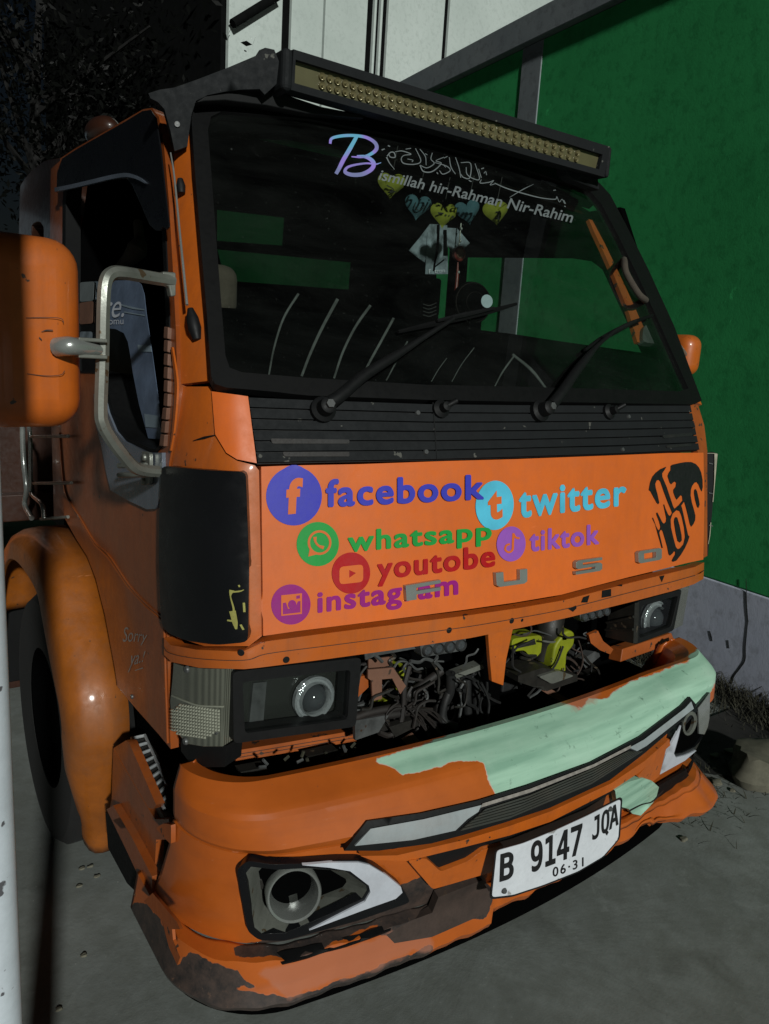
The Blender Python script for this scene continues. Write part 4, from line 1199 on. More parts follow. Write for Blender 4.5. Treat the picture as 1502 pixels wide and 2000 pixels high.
# yellow cast parts
ye = patch('yellow_casting', rounded([(1000, 1248), (1058, 1240), (1066, 1262), (1050, 1284), (1036, 1286), (1026, 1270), (1000, 1274)], 8), BAY(.09), 'yellow', truck, off=0, thick=.06, grid=15, bevel=.008)
patch('cast_plate', [(1008, 1258), (1044, 1250), (1046, 1258), (1010, 1266)], BAY(.088), 'grime', ye, off=.002, thick=.002, grid=0)
patch('yellow_casting', rounded([(1084, 1262), (1100, 1240), (1112, 1230), (1124, 1236), (1122, 1262), (1108, 1276), (1106, 1318), (1080, 1322), (1078, 1300)], 8), BAY(.05), 'yellow', truck, off=0, thick=.08, grid=15, bevel=.008)
patch('yellow_casting', rounded([(772, 1312), (794, 1298), (796, 1330), (778, 1352), (770, 1340)], 6), BAY(.10), 'yellow', truck, off=0, thick=.05, grid=15, bevel=.006)
patch('yellow_casting', rounded([(744, 1372), (768, 1362), (762, 1388), (742, 1392)], 6), BAY(.12), 'yellow', truck, off=0, thick=.04, grid=15, bevel=.006)
plat = patch('mount_plate', [(1012, 1320), (1060, 1304), (1128, 1318), (1128, 1330), (1068, 1350), (1012, 1332)], BAY(.03), 'grime', truck, off=0, thick=.08, grid=15, bevel=.004)
patch('mount_plate', rounded([(1052, 1322), (1090, 1310), (1122, 1320), (1078, 1336)], 5), BAY(.02), 'steel', truck, off=.0, thick=.02, grid=15)
# hoses and cables
tb('steering_column', [(1075, 1195), (1072, 1225), (1068, 1252), (1056, 1290)], [.045, .04, .035, .02], 'grime', [.12, .10, .10, .1], n=12)
tb('hose', [(940, 1215), (952, 1280), (957, 1340), (950, 1400)], .03, 'interior', .13, n=12)
tb('hose', [(912, 1325), (912, 1365), (914, 1400), (912, 1420)], .012, 'hose', .08, n=10)
tb('hose', [(928, 1320), (930, 1365), (934, 1400), (938, 1418)], .012, 'hose', .09, n=10)
tb('hose', [(880, 1315), (878, 1352), (864, 1385), (868, 1412), (890, 1420)], .013, 'hose', [.06, .07, .08, .06, .05], n=10)
tb('hose', [(862, 1310), (835, 1330), (805, 1352), (790, 1365)], .011, 'hose', .06, n=10)
tb('hose', [(895, 1325), (880, 1345), (868, 1375), (862, 1410)], .011, 'hose', .07, n=10)
tb('hose', [(690, 1402), (720, 1392), (760, 1384), (800, 1380), (830, 1392)], .010, 'hose', .05, n=10)
tb('hose', [(694, 1412), (730, 1402), (770, 1395), (800, 1390)], .010, 'hose', .05, n=10)
tb('cable', [(800, 1300), (790, 1340), (788, 1380), (780, 1420), (760, 1436), (740, 1430)], .007, 'hose', .04)
tb('cable', [(1060, 1252), (1080, 1254), (1098, 1248)], .003, 'steel', .06)
tb('cable', [(1100, 1262), (1084, 1300), (1056, 1330), (1030, 1360)], .003, 'hose', .04)
for i in range(84):
    x0, y0 = rng.uniform(705, 960), rng.uniform(1285, 1380)
    if i % 3 == 0: x0, y0 = rng.uniform(990, 1180), rng.uniform(1225, 1330)
    pts = [(x0, y0)]; a_ = rng.uniform(0, 6.28)
    for j in range(4):
        a_ += rng.normal(0, .8); pts.append((pts[-1][0] + 18 * math.cos(a_), pts[-1][1] + 16 * math.sin(a_) + 5))
    tb('wire', pts, rng.uniform(.0018, .0045), ['hose', 'grime', 'hose', 'lamp_grey'][i % 4] if i % 9 else 'rust', float(rng.uniform(.02, .16)), n=5)
for i in range(18):   # splayed wire bundle
    e = (rng.uniform(835, 872), rng.uniform(1400, 1448))
    tb('wire', [(800 + rng.uniform(-8, 8), 1384 + rng.uniform(-6, 10)), ((800 + e[0]) / 2 + rng.uniform(-8, 12), (1386 + e[1]) / 2 - 8), e], .0022, 'hose', float(rng.uniform(.02, .07)), n=5)
for i in range(16):   # leaf litter and twigs lying in the bumper channel
    x0 = rng.uniform(445, 700); yb = 1535 - (x0 - 440) * .22
    p = (x0, yb - rng.uniform(4, 26)); a_ = rng.uniform(0, 3.1)
    tb('twig', [p, (p[0] + 14 * math.cos(a_), p[1] - 12 * math.sin(a_))], .0035, 'weedm' if i % 2 else 'lamp_grey', float(rng.uniform(.0, .05)), n=5)
for (q, y) in (([(470, 1508), (520, 1498), (530, 1520), (480, 1530)], .03), ([(700, 1420), (760, 1404), (765, 1424), (705, 1440)], .05), ([(600, 1478), (660, 1464), (664, 1484), (610, 1494)], .05)):
    patch('bay_fitting', q, BAY(y), 'grime', truck, off=0, thick=.03, grid=15)
for k in range(14):
    x0 = rng.uniform(720, 1150); y0 = 1310 + (940 - x0) * .18 + rng.uniform(-30, 60)
    c_ = BAY(.15)(x0, y0)
    box('bay_fitting', c_, (rng.uniform(.03, .08), .03, rng.uniform(.02, .06)), ['grime', 'hose', 'rust'][k % 3], truck, bevel=.005)

# --- bumper
def plan(w, yc, bow, r, back, n=90):
    """left rear -> front -> right rear, evenly spaced"""
    xs = np.linspace(-(w - r), w - r, 40)
    front = [(x, yc + bow * (x / (w - r)) ** 2) for x in xs]
    slope = 2 * bow / (w - r)
    yl = front[0][1]
    th0 = math.atan(slope)
    arc = []
    # quarter-ellipse corner continuing the front's slope to the side
    for t in np.linspace(0, 1, 14)[1:]:
        a = t * math.pi / 2
        arc.append((-(w - r) - r * math.sin(a), yl + slope * r * math.sin(a) * .6 + r * 1.0 * (1 - math.cos(a))))
    left = [(-w, back)] + arc[::-1]
    P = left + front + [(-x, y) for x, y in arc] + [(w, back)]
    P = np.array(P)
    d = np.concatenate([[0], np.cumsum(np.linalg.norm(np.diff(P, axis=0), axis=1))])
    u = np.linspace(0, d[-1], n)
    return np.stack([np.interp(u, d, P[:, 0]), np.interp(u, d, P[:, 1])], 1)
def loft(levels, n=150):
    V, Fc = [], []
    for z, p in levels:
        for x, y in plan(*p, n=n): V.append((x, y, z(x) if callable(z) else z))
    for j in range(len(levels) - 1):
        for i in range(n - 1): Fc.append([j * n + i, j * n + i + 1, (j + 1) * n + i + 1, (j + 1) * n + i])
    return V, Fc
def dense(levels, k=5):
    out = []
    for a, b in zip(levels[:-1], levels[1:]):
        for t in np.linspace(0, 1, k, endpoint=False):
            out.append((a[0] + (b[0] - a[0]) * t, tuple(x + (y - x) * t for x, y in zip(a[1], b[1]))))
    return out + [levels[-1]]
UP = [(.60, (.755, .0, .05, .12, .12)), (.735, (.775, -.06, .05, .12, .10)), (.757, (.800, -.085, .05, .12, .09)), (.760, (.835, -.105, .055, .13, .09)),
      (.722, (.848, -.170, .060, .15, .085)), (.712, (.850, -.180, .062, .15, .085)), (.650, (.848, -.222, .085, .17, .09)), (.634, (.843, -.226, .095, .18, .095)), (.628, (.83, -.205, .095, .18, .095))]
LOW = [(.632, (.83, -.205, .09, .19, .10)), (.624, (.843, -.216, .09, .19, .105)), (.56, (.846, -.215, .09, .19, .12)), (.46, (.846, -.190, .085, .20, .17)), (.385, (.843, -.165, .08, .21, .22)), (.375, (.832, -.150, .08, .21, .22))]
LIP = [(.385, (.838, -.160, .07, .21, .30)), (.378, (.858, -.185, .06, .21, .30)), (.33, (.866, -.185, .055, .21, .30)), (.290, (.874, -.190, .05, .21, .30)), (.272, (.868, -.180, .05, .21, .30)), (.268, (.84, -.150, .05, .21, .30))]
def mintfield(p):
    px, py = proj(p)
    def sd(loop):
        best = 1e9
        for i in range(len(loop)):
            a = np.array(loop[i - 1], float); b = np.array(loop[i], float); q = np.array([px, py])
            t = np.clip(((q - a) @ (b - a)) / ((b - a) @ (b - a) + 1e-9), 0, 1); best = min(best, np.linalg.norm(q - a - (b - a) * t))
        return best if inside((px, py), loop) else -best
    return sd
MINT = [[(727, 1484), (760, 1472), (900, 1428), (1000, 1398), (1090, 1372), (1122, 1376), (1130, 1392), (1150, 1366), (1180, 1362), (1230, 1336), (1290, 1310), (1340, 1292), (1362, 1268), (1396, 1280), (1400, 1310), (1392, 1345), (1372, 1392), (1350, 1402), (1310, 1425), (1245, 1470), (1140, 1530), (1020, 1570), (978, 1575), (966, 1545), (950, 1520), (945, 1490), (930, 1482), (860, 1495), (786, 1515), (770, 1500), (755, 1492)],
        [(1190, 1538), (1244, 1514), (1276, 1532), (1262, 1570), (1238, 1588), (1222, 1580), (1194, 1570)]]
RUST = [[(640, 1790), (700, 1770), (845, 1700), (945, 1690), (960, 1760), (948, 1790), (830, 1800), (760, 1830), (740, 1820), (742, 1800), (600, 1868), (560, 1872), (460, 1868), (452, 1850)],
        [(286, 1760), (318, 1798), (340, 1850), (360, 1885), (420, 1900), (470, 1935), (560, 1950), (700, 1905), (838, 1850), (838, 1930), (560, 2040), (330, 1995), (250, 1850), (255, 1770)],
        [(356, 1880), (370, 1860), (460, 1895), (500, 1930), (420, 1930)]]
SCUFF = [[(500, 1900), (640, 1850), (838, 1810), (838, 1850), (700, 1905), (560, 1950)], [(1090, 1372), (1180, 1330), (1180, 1362), (1125, 1390)]]
def paint_attrs(o):
    me = o.data
    pts = [v.co for v in me.vertices]
    for nm, loops, sc in (('mint', MINT, 60.), ('rust', RUST, 60.), ('scuff', SCUFF, 60.)):
        at_ = me.attributes.new(nm, 'FLOAT', 'POINT')
        vals = []
        for p in pts:
            sd = mintfield(p)
            best = -60
            for lp in loops:
                xs = [q[0] for q in lp]; ys = [q[1] for q in lp]
                px, py = proj(p)
                if min(xs) - 50 < px < max(xs) + 50 and min(ys) - 50 < py < max(ys) + 50: best = max(best, sd(lp))
            vals.append(.49 + best / sc)
        at_.data.foreach_set('value', vals)
def in_any(p, loops):
    q = proj(p); return any(inside(q, lp) for lp in loops)
# openings cut through the skin: fog lamp pockets and the intake mouths
FOG_L = [(465, 1693), (485, 1675), (531, 1683), (593, 1681), (655, 1676), (704, 1675), (733, 1689), (778, 1724), (799, 1757), (696, 1793), (551, 1832), (506, 1830), (485, 1813)]
FOG_R = [(1281, 1510), (1320, 1415), (1352, 1380), (1380, 1350), (1376, 1440), (1352, 1466)]
MOUTH = [(822, 1663), (880, 1648), (935, 1640), (920, 1660), (905, 1672), (852, 1692)]
SLOT = [(1205, 1558), (1270, 1540), (1340, 1500), (1366, 1470), (1368, 1488), (1340, 1520), (1260, 1570)]
HOLES = [[(470, 1696), (487, 1680), (590, 1686), (704, 1680), (776, 1728), (790, 1754), (690, 1790), (551, 1828), (506, 1826), (489, 1811)], [(1290, 1504), (1322, 1424), (1352, 1390), (1372, 1368), (1370, 1434), (1348, 1460)], [(830, 1668), (930, 1646), (902, 1668), (854, 1686)]]
def bulge(V, dx=.022, dy=.022):
    out = []
    for v in V:
        v = np.array(v, float)
        if v[0] > .45:
            q = min(1, (v[0] - .45) / .35); q = q * q * (3 - 2 * q)
            v = v + np.array([dx * q, -dy * q, 0])
        out.append(v)
    return out
def bump_part(name, levels, holes=(), parent=truck, n=190, k=6):
    V, Fc = loft(dense(levels, k), n)
    V = bulge(V)
    S = OnMesh(V, Fc)
    keep = []
    for f in Fc:
        c_ = sum(V[i] for i in f) / len(f)
        if holes and c_[1] < .1 and in_any(c_, holes): continue
        keep.append(f)
    out = []
    for f in keep:   # outward
        n_ = np.cross(V[f[1]] - V[f[0]], V[f[2]] - V[f[0]]); out.append(f)
    o = raw(name, V, out, 'bumper', parent, solid=0, smooth=True, ang=22)
    paint_attrs(o)
    md = o.modifiers.new('solid', 'SOLIDIFY'); md.thickness = .006; md.offset = 1
    return o, S
bumper, S_UP = bump_part('bumper', UP)
lower, S_LOW = bump_part('bumper_apron', LOW, HOLES)
lip, S_LIP = bump_part('bumper_lip', LIP)
# break the lip: raise and notch its edge right of the crack
me = lip.data
for v in me.vertices:
    x, z = v.co.x, v.co.z
    if x > -.155 and z < .36: v.co.y += .012 + .003 * math.sin(x * 60); v.co.z += .026 if x < .5 else .012
    if .40 < x < .62 and z < .30: v.co.z += .02 * max(0, math.sin((x - .40) / .22 * math.pi))
    v.co.z += .0025 * math.sin(x * 41) + .002 * math.sin(x * 97 + 1)
    if abs(x + .155) < .02: v.co.z += .004
    if x > .45:
        q_ = min(1, (x - .45) / .35); q_ = q_ * q_ * (3 - 2 * q_)
        q_ *= max(0, min(1, (.385 - z) / .09)); v.co.x += .040 * q_; v.co.y -= .050 * q_
# black valance added under the lip to stand for its shadow band
VAL = [(.30, (.845, -.150, .05, .21, .32)), (.215, (.835, -.135, .05, .21, .32))]
V, Fc = loft(dense(VAL, 2), 90)
raw('shadow_valance', V, Fc, 'interior', truck, solid=.006, smooth=True)
# apron behind: dark cavity liner
LN = [(.63, (.80, -.12, .09, .19, .25)), (.38, (.80, -.08, .08, .2, .25))]
V, Fc = loft(dense(LN, 2), 90)
raw('liner', V, Fc, 'interior', truck, solid=.004, smooth=True)

V_, F_f = loft(dense([(.76, (.848, -.155, .055, .15, .12)), (.722, (.848, -.172, .060, .15, .12)), (.650, (.848, -.224, .085, .17, .12)), (.634, (.846, -.228, .09, .18, .14)), (.56, (.849, -.222, .09, .19, .18)), (.46, (.849, -.197, .085, .20, .20)), (.385, (.850, -.176, .075, .21, .22)), (.26, (.872, -.188, .05, .21, .30))], 4), 150)
S_FULL = OnMesh(bulge(V_), F_f)
V_, F_s = loft(dense([(.76, (.848, -.155, .055, .15, .12)), (.722, (.848, -.172, .060, .15, .12)), (.650, (.848, -.224, .085, .17, .12)), (.634, (.846, -.229, .09, .18, .13)), (.54, (.846, -.232, .09, .18, .13))], 3), 120)
S_STRIP = OnMesh(bulge(V_), F_s)
# lamp strip across the bumper
sp = [(669, 1656), (713, 1598), (818, 1583), (930, 1558), (1026, 1529), (1149, 1485), (1245, 1435), (1325, 1375), (1341, 1358), (1354, 1374), (1345, 1389), (1255, 1466), (1185, 1520), (1067, 1574), (980, 1602), (900, 1626), (839, 1642), (736, 1656)]
lst = patch('lamp_strip', sp, S_STRIP, 'black', truck, off=.010, thick=.02, grid=25, bevel=.003)
patch('white_lens', [(688, 1643), (718, 1610), (820, 1592), (932, 1565), (926, 1578), (905, 1592), (882, 1614), (800, 1632)], S_STRIP, 'silver', lst, off=.016, thick=.005, grid=20)
patch('white_lens', [(1219, 1455), (1247, 1440), (1328, 1379), (1340, 1366), (1345, 1380), (1252, 1452), (1234, 1462)], S_STRIP, 'silver', lst, off=.016, thick=.005, grid=20)
patch('strip_line', [(934, 1562), (1026, 1534), (1149, 1487), (1222, 1450), (1222, 1456), (1149, 1493), (1026, 1541), (930, 1570)], S_STRIP, 'scratchgrey', lst, off=.016, thick=.004, grid=20)
mid_u = [(940, 1572), (1026, 1545), (1149, 1494), (1216, 1462)]; mid_d = [(890, 1616), (985, 1592), (1145, 1526), (1246, 1462)]
for k in range(6):
    a0 = [lerp2(p, q, k / 6 + .02) for p, q in zip(mid_u, mid_d)]; a1 = [lerp2(p, q, (k + 1) / 6 - .03) for p, q in zip(mid_u, mid_d)]
    patch('lens_rib', a0 + a1[::-1], S_STRIP, 'ribs', lst, off=.0165, thick=.004, grid=25, bevel=.001)

# fog lamps
def fogunit(outer, inner, white, c_px, r_px, S, sgn):
    f = bpy.data.objects.new('fog_lamp', None); COL.objects.link(f); f.parent = truck; f.matrix_parent_inverse = Matrix.Translation(-truck.location)
    patch('bezel', [outer, inner], S, 'gloss_black', f, off=.009, thick=.02, grid=18, bevel=.003)
    dd = .075 if sgn < 0 else .018
    deep = lambda px, py, off=0.0: S(px, py, 0) + ray(px, py) * dd
    if sgn > 0:
        patch('mesh_plate', inner, S, 'interior', f, off=.004, thick=.004, grid=15)
        patch('white_trim', white, S, 'white', f, off=.013, thick=.006, grid=12, bevel=.001)
        patch('ring', [ellipse(1340, 1410, 13, 24, 24, .25), ellipse(1339, 1411, 8, 18, 24, .25)], S, 'steel', f, off=.012, thick=.008, grid=0)
        return f
    # pocket walls from the inner rim to the back plate
    L = len(inner)
    cx, cy = np.mean([p[0] for p in inner]), np.mean([p[1] for p in inner])
    shr = [(cx - 6 + (x - cx) * .74, cy - 14 + (y - cy) * .62) for x, y in inner]
    V = [S(x, y, .008) for x, y in inner] + [deep(x, y) for x, y in shr]
    Fc = [[i, (i + 1) % L, L + (i + 1) % L, L + i] for i in range(L)]
    add('pocket', V, Fc, 'steel' if sgn < 0 else 'lamp_grey', f)
    V = [deep(x, y) for x, y in shr]
    raw('mesh_plate', V, [list(range(L))], 'interior', f)
    if white: patch('white_trim', white, S, 'white', f, off=.013, thick=.006, grid=15, bevel=.001)
    if sgn > 0: return f
    c_ = deep(*c_px) - ray(*c_px) * .004
    r = r_px / FOC * np.linalg.norm(c_ - CAM)
    ax = np.array([sgn * .30, -1, .03]) * .85 + (CAM - c_) / np.linalg.norm(CAM - c_) * .35
    lathe('ring', [(r * .70, -.03), (r * .78, .012), (r * .88, .032), (r * .95, .035), (r * 1.0, .030), (r * .98, -.01)], c_, ax, 'chrome', f, n=44)
    lathe('lamp_lens', [(0, -.012), (r * .4, -.014), (r * .76, -.022)], c_, ax, 'darklens', f, n=32, ang=60)
    return f
wl = [(587, 1682), (640, 1677), (696, 1677), (717, 1682), (750, 1702), (778, 1725), (781, 1736), (768, 1748), (700, 1772), (601, 1809), (660, 1778), (708, 1754), (719, 1735), (716, 1722), (680, 1694), (640, 1687)]
inl = [(482, 1700), (492, 1687), (540, 1693), (600, 1690), (672, 1696), (712, 1724), (714, 1734), (704, 1750), (640, 1780), (556, 1816), (512, 1818), (498, 1806)]
fogunit(rounded(FOG_L, 10), inl, wl, (570, 1735), 48, S_FULL, -1)
wr = [(1322, 1414), (1316, 1440), (1308, 1468), (1312, 1476), (1330, 1472), (1352, 1463), (1330, 1482), (1279, 1510), (1292, 1470)]
inr = [(1312, 1470), (1324, 1424), (1350, 1394), (1372, 1368), (1370, 1436), (1352, 1456), (1326, 1468)]
fogunit(FOG_R, inr, wr, (1338, 1416), 15, S_FULL, 1)
FS2 = S_FULL
patch('silver_cheek', [(1356, 1380), (1380, 1350), (1376, 1436), (1358, 1430)], S_FULL, 'chrome', truck, off=.012, thick=.004, grid=15)

# orange rails and mouth details of the apron
def rail(name, px, r, S, m='bumper', off=.008):
    V, Fc = tube_geo(smooth_path([S(*p, off) for p in px], 5), r, 8)
    o = add(name, V, Fc, m, truck, smooth=True, ang=60); paint_attrs(o); return o
patch('upper_rail', [(700, 1664), (770, 1663), (898, 1634), (985, 1608), (1067, 1579), (1185, 1525), (1250, 1482), (1298, 1440), (1300, 1452), (1240, 1504), (1185, 1540), (1067, 1599), (985, 1626), (898, 1648), (790, 1674), (720, 1672)], S_FULL, 'orange', truck, off=.014, thick=.02, grid=25, bevel=.004)
patch('mouth', [(822, 1663), (880, 1650), (1000, 1624), (1140, 1568), (1235, 1512), (1228, 1522), (1140, 1578), (1000, 1634), (935, 1652), (905, 1672), (852, 1692)], S_FULL, 'black', truck, off=.006, thick=.01, grid=25)
patch('apron_cheek', rounded([(790, 1672), (826, 1668), (854, 1694), (906, 1674), (935, 1652), (975, 1642), (972, 1690), (850, 1725), (838, 1728)], 6), S_FULL, 'orange', truck, off=.016, thick=.02, grid=22, bevel=.004)
patch('apron_cheek', [(1296, 1440), (1279, 1512), (1257, 1530), (1236, 1512), (1262, 1482)], S_FULL, 'orange', truck, off=.014, thick=.02, grid=22, bevel=.004)
patch('lower_slot', rounded(SLOT, 5), S_FULL, 'rubber', truck, off=.006, thick=.008, grid=22)
patch('lower_slot', [(520, 1862), (700, 1822), (760, 1800), (762, 1812), (700, 1838), (600, 1868), (552, 1878)], S_LIP, 'rubber', truck, off=.004, thick=.006, grid=22)
mp_ = patch('filler_patch', [(1190, 1538), (1215, 1522), (1244, 1514), (1262, 1520), (1276, 1532), (1270, 1556), (1258, 1570), (1240, 1588), (1224, 1584), (1216, 1574), (1194, 1568)], S_FULL, 'bumper', truck, off=.018, thick=.016, grid=14, bevel=.004)
at_ = mp_.data.attributes.new('mint', 'FLOAT', 'POINT'); at_.data.foreach_set('value', [.9] * len(mp_.data.vertices))
ribbons('crack', [([(1216, 1578), (1240, 1566), (1262, 1560), (1276, 1546), (1284, 1538)], [3, 2, 3, 1.5])], S_FULL, 'ink', mp_, off=.0195)
# stripped, rusty bracket showing between apron and lip
patch('stay', [(742, 1810), (838, 1775), (850, 1745), (935, 1712), (948, 1735), (945, 1775), (838, 1822), (765, 1834)], S_FULL, 'rust', truck, off=.014, thick=.02, grid=20, bevel=.004)

# number plate, bent along its length
def platef(px, py, off=0.0):
    P0 = Plane((0, -.262, .5), (0.0, -1, .16))
    p = P0(px, py)
    y = -.262 + .075 * (p[0] / .72) ** 2 * 1.4 + .006 * math.sin(p[0] * 14) - off
    t = (y - CAM[1]) / (p[1] - CAM[1])
    q = CAM + (p - CAM) * t
    return q
pl = rounded([(967, 1662), (1020, 1647), (1090, 1618), (1150, 1590), (1216, 1556), (1211, 1638), (1180, 1674), (1130, 1704), (1060, 1732), (1000, 1752), (957, 1757)], 7)
plate = patch('number_plate', pl, platef, 'ink', truck, off=.004, thick=.003, grid=20)
pcx, pcy = 1087, 1655
patch('plate_face', [(pcx + (x - pcx) * .972, pcy + (y - pcy) * .955) for x, y in pl], platef, 'plate', plate, off=.006, thick=.0015, grid=20)
def ptxt(s_, q, bold=.02): text_on('plate_text', s_, q, platef, 'ink', plate, off=.0075, bold=bold, font='DejaVuSansMono.woff2')
for q_ in ((985, 1740), (1192, 1580)): lathe('plate_bolt', [(0, .004), (.005, .004), (.007, 0)], platef(*q_, .0075), (0, -1, .1), 'lamp_grey', plate, n=12)
ptxt('B', [(978, 1669), (1005, 1661), (1003, 1715), (976, 1723)])
ptxt('9147', [(1038, 1646), (1138, 1607), (1136, 1668), (1037, 1706)])
ptxt('JQA', [(1158, 1597), (1210, 1566), (1208, 1618), (1157, 1650)])
text_on('plate_text', '06\u00b731', [(1080, 1695), (1140, 1674), (1140, 1692), (1080, 1714)], platef, 'ink', plate, off=.0075, bold=.01, spacing=1.25)

# ------------------------------------------------------------------ side of the cab
door_out = [(120, 310), (150, 290), (200, 262), (250, 233), (283, 214), (300, 212), (314, 230), (324, 290), (334, 400), (341, 520), (347, 640), (351, 760), (344, 850), (334, 905), (328, 1000), (327, 1100), (329, 1213), (332, 1330), (337, 1462), (312, 1432), (270, 1385), (232, 1340), (226, 1296), (208, 1200), (190, 1130), (172, 1085), (150, 1050), (128, 1010), (122, 850), (119, 700), (118, 500)]
win_out = [(133, 330), (160, 310), (210, 282), (255, 256), (285, 238), (298, 240), (308, 262), (317, 330), (326, 430), (331, 530), (335, 620), (336, 740), (330, 830), (324, 868), (312, 882), (297, 880), (254, 860), (237, 840), (222, 805), (212, 765), (204, 728), (130, 728), (127, 600), (128, 400)]
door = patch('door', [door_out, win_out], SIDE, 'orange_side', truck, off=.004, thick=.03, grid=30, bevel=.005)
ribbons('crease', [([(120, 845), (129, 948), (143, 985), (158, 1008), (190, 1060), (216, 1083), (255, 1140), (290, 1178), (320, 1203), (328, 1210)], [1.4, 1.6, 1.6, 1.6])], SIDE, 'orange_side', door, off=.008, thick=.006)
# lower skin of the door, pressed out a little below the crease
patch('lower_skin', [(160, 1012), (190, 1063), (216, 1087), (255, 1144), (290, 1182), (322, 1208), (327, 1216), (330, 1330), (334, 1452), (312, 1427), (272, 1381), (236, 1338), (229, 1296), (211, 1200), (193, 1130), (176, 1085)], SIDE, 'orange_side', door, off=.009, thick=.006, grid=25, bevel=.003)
patch('slate_trim', [(192, 770), (196, 830), (208, 876), (216, 920), (225, 957), (262, 978), (297, 994), (314, 993), (323, 972), (328, 924), (327, 884), (312, 884), (297, 883), (253, 862), (236, 842), (221, 806), (211, 766)], SIDE, 'trimblue', door, off=.012, thick=.010, grid=18, bevel=.004)
def shrink(lp, d):
    out = []
    n_ = len(lp); ar_ = sum(lp[i - 1][0] * lp[i][1] - lp[i][0] * lp[i - 1][1] for i in range(n_)); sg = 1 if ar_ > 0 else -1
    for i in range(n_):
        t_ = np.array(lp[(i + 1) % n_], float) - np.array(lp[i - 1], float); t_ /= np.linalg.norm(t_)
        out.append((lp[i][0] - t_[1] * d * sg, lp[i][1] + t_[0] * d * sg))
    return out
patch('window_seal', [shrink(win_out, -1.5), shrink(win_out, 5)], SIDE, 'rubber', door, off=.007, thick=.045, grid=0)
IN = Implicit(lambda p: p[0] + hw(p[2]) - .035)
gpx = [(128, 552), (234, 548), (269, 548), (278, 556), (284, 575), (288, 612), (299, 685), (312, 780), (319, 862), (297, 878), (254, 860), (237, 840), (222, 805), (212, 765), (204, 728), (130, 728)]
pane = patch('door_glass', gpx, IN, 'doorglass', door, off=0, thick=0, grid=0)
reflection = patch('glass_reflection', [(206, 550), (234, 548), (269, 548), (278, 556), (284, 575), (288, 612), (299, 685), (312, 780), (319, 858), (292, 856), (274, 790), (262, 730), (256, 690), (252, 668), (244, 651), (228, 643), (206, 641)], IN, 'reflection', pane, off=.003, thick=.001, grid=20)  # bluish reflection on the glass, painted as a thin sheet
text_on('glass_text', 're.', [(205, 592), (247, 589), (246, 620), (203, 623)], IN, 'white', reflection, off=.005, bold=.0, shear=.3)
text_on('glass_text', 'uomu', [(208, 626), (245, 625), (245, 634), (208, 635)], IN, 'white', reflection, off=.005, bold=.0)
for lp in ([(272, 674), (298, 676), (300, 688), (274, 687)], [(285, 808), (313, 812), (317, 836), (288, 834)]):
    patch('glass_patch', lp, IN, 'lettergrey', reflection, off=.0045, thick=.0005, grid=0).data.materials[0] = MT['palesheet']
ribbons('glass_streak', [([(240, 596), (262, 602), (286, 606)], [3, 4, 2]), ([(246, 610), (268, 614), (287, 617)], [3, 2, 2])], IN, 'palesheet', reflection, off=.0045)
# stickers on the rear of the glass, behind the mirror
patch('window_sticker', rounded([(158, 552), (186, 550), (184, 588), (158, 590)], 4), IN, 'lettergrey', pane, off=.003, thick=.0005, grid=0)
patch('window_sticker', rounded([(157, 592), (184, 588), (183, 632), (157, 634)], 4), IN, 'brownmetal', pane, off=.003, thick=.0005, grid=0)
patch('window_sticker', rounded([(158, 648), (182, 648), (182, 690), (158, 690)], 4), IN, 'paperw', pane, off=.003, thick=.0005, grid=0)
# corrugated door rubber in front of the glass
for k in range(9):
    y0 = 640 + k * 26
    x0 = 331 - max(0, k - 5) * 2.2; 
    patch('rubber_tooth', [(x0, y0), (x0 + 8, y0 + 1), (x0 + 7 - (1 if k > 5 else 0), y0 + 24), (x0 - 1 - (2 if k > 5 else 0), y0 + 23)], SIDE, 'brownmetal', door, off=.012, thick=.010, grid=0, bevel=.002)
ribbons('edge_beading', [([(344, 680), (352, 740), (352, 780), (347, 840), (341, 880)], [3, 5, 5, 4, 2])], SIDE, 'chrome', door, off=.010, thick=.004).data.materials[0] = MT['orange']
text_on('door_text', 'Sorry', [(248, 1222), (297, 1232), (296, 1258), (248, 1262)], SIDE, 'scratchgrey', door, off=.0105, bold=.0, shear=.3)
text_on('door_text', 'ya.!', [(262, 1268), (293, 1270), (291, 1296), (258, 1312)], SIDE, 'scratchgrey', door, off=.0105, bold=.0, shear=.3)
ribbons('door_text', [([(272, 1308), (288, 1303)], [1.5, 2])], SIDE, 'scratchgrey', door, off=.0105)
screw(266, 1359, SIDE, .006, 'lamp_grey', door, .010)
# interior behind the door: far dark lining and the seat belt
tube('seat_belt', [IN(190, 410, -.12), IN(192, 445, -.12), IN(200, 468, -.10), IN(186, 488, -.10), IN(168, 505, -.10)], [.014, .016, .03, .022, .014], 'beige', truck, n=10)
tube('belt_post', [IN(146, 420, -.02), IN(146, 500, -.02)], .009, 'orange', truck, curve=False)
# rain visor over the window
VIS = Implicit(lambda p: p[0] + hw(p[2]) + .018)
vis = patch('rain_visor', [(125, 310), (150, 294), (200, 266), (250, 238), (283, 218), (298, 216), (309, 232), (318, 290), (328, 380), (335, 444), (330, 450), (322, 444), (318, 452), (308, 451), (297, 441), (280, 402), (262, 362), (252, 350), (220, 352), (170, 363), (114, 377), (115, 338)], VIS, 'gloss_black', door, off=.006, thick=.004, grid=22, bevel=.0015)
ribbons('visor_sheen', [([(114, 373), (150, 366), (190, 357), (225, 349), (252, 345), (268, 347), (282, 353), (294, 361)], [8, 8, 8, 8, 8, 7, 5, 2])], VIS, 'palesheet', vis, off=.012, thick=.006).data.materials[0] = MT['trimblue']  # bright reflection along the visor edge, painted as a pale strip
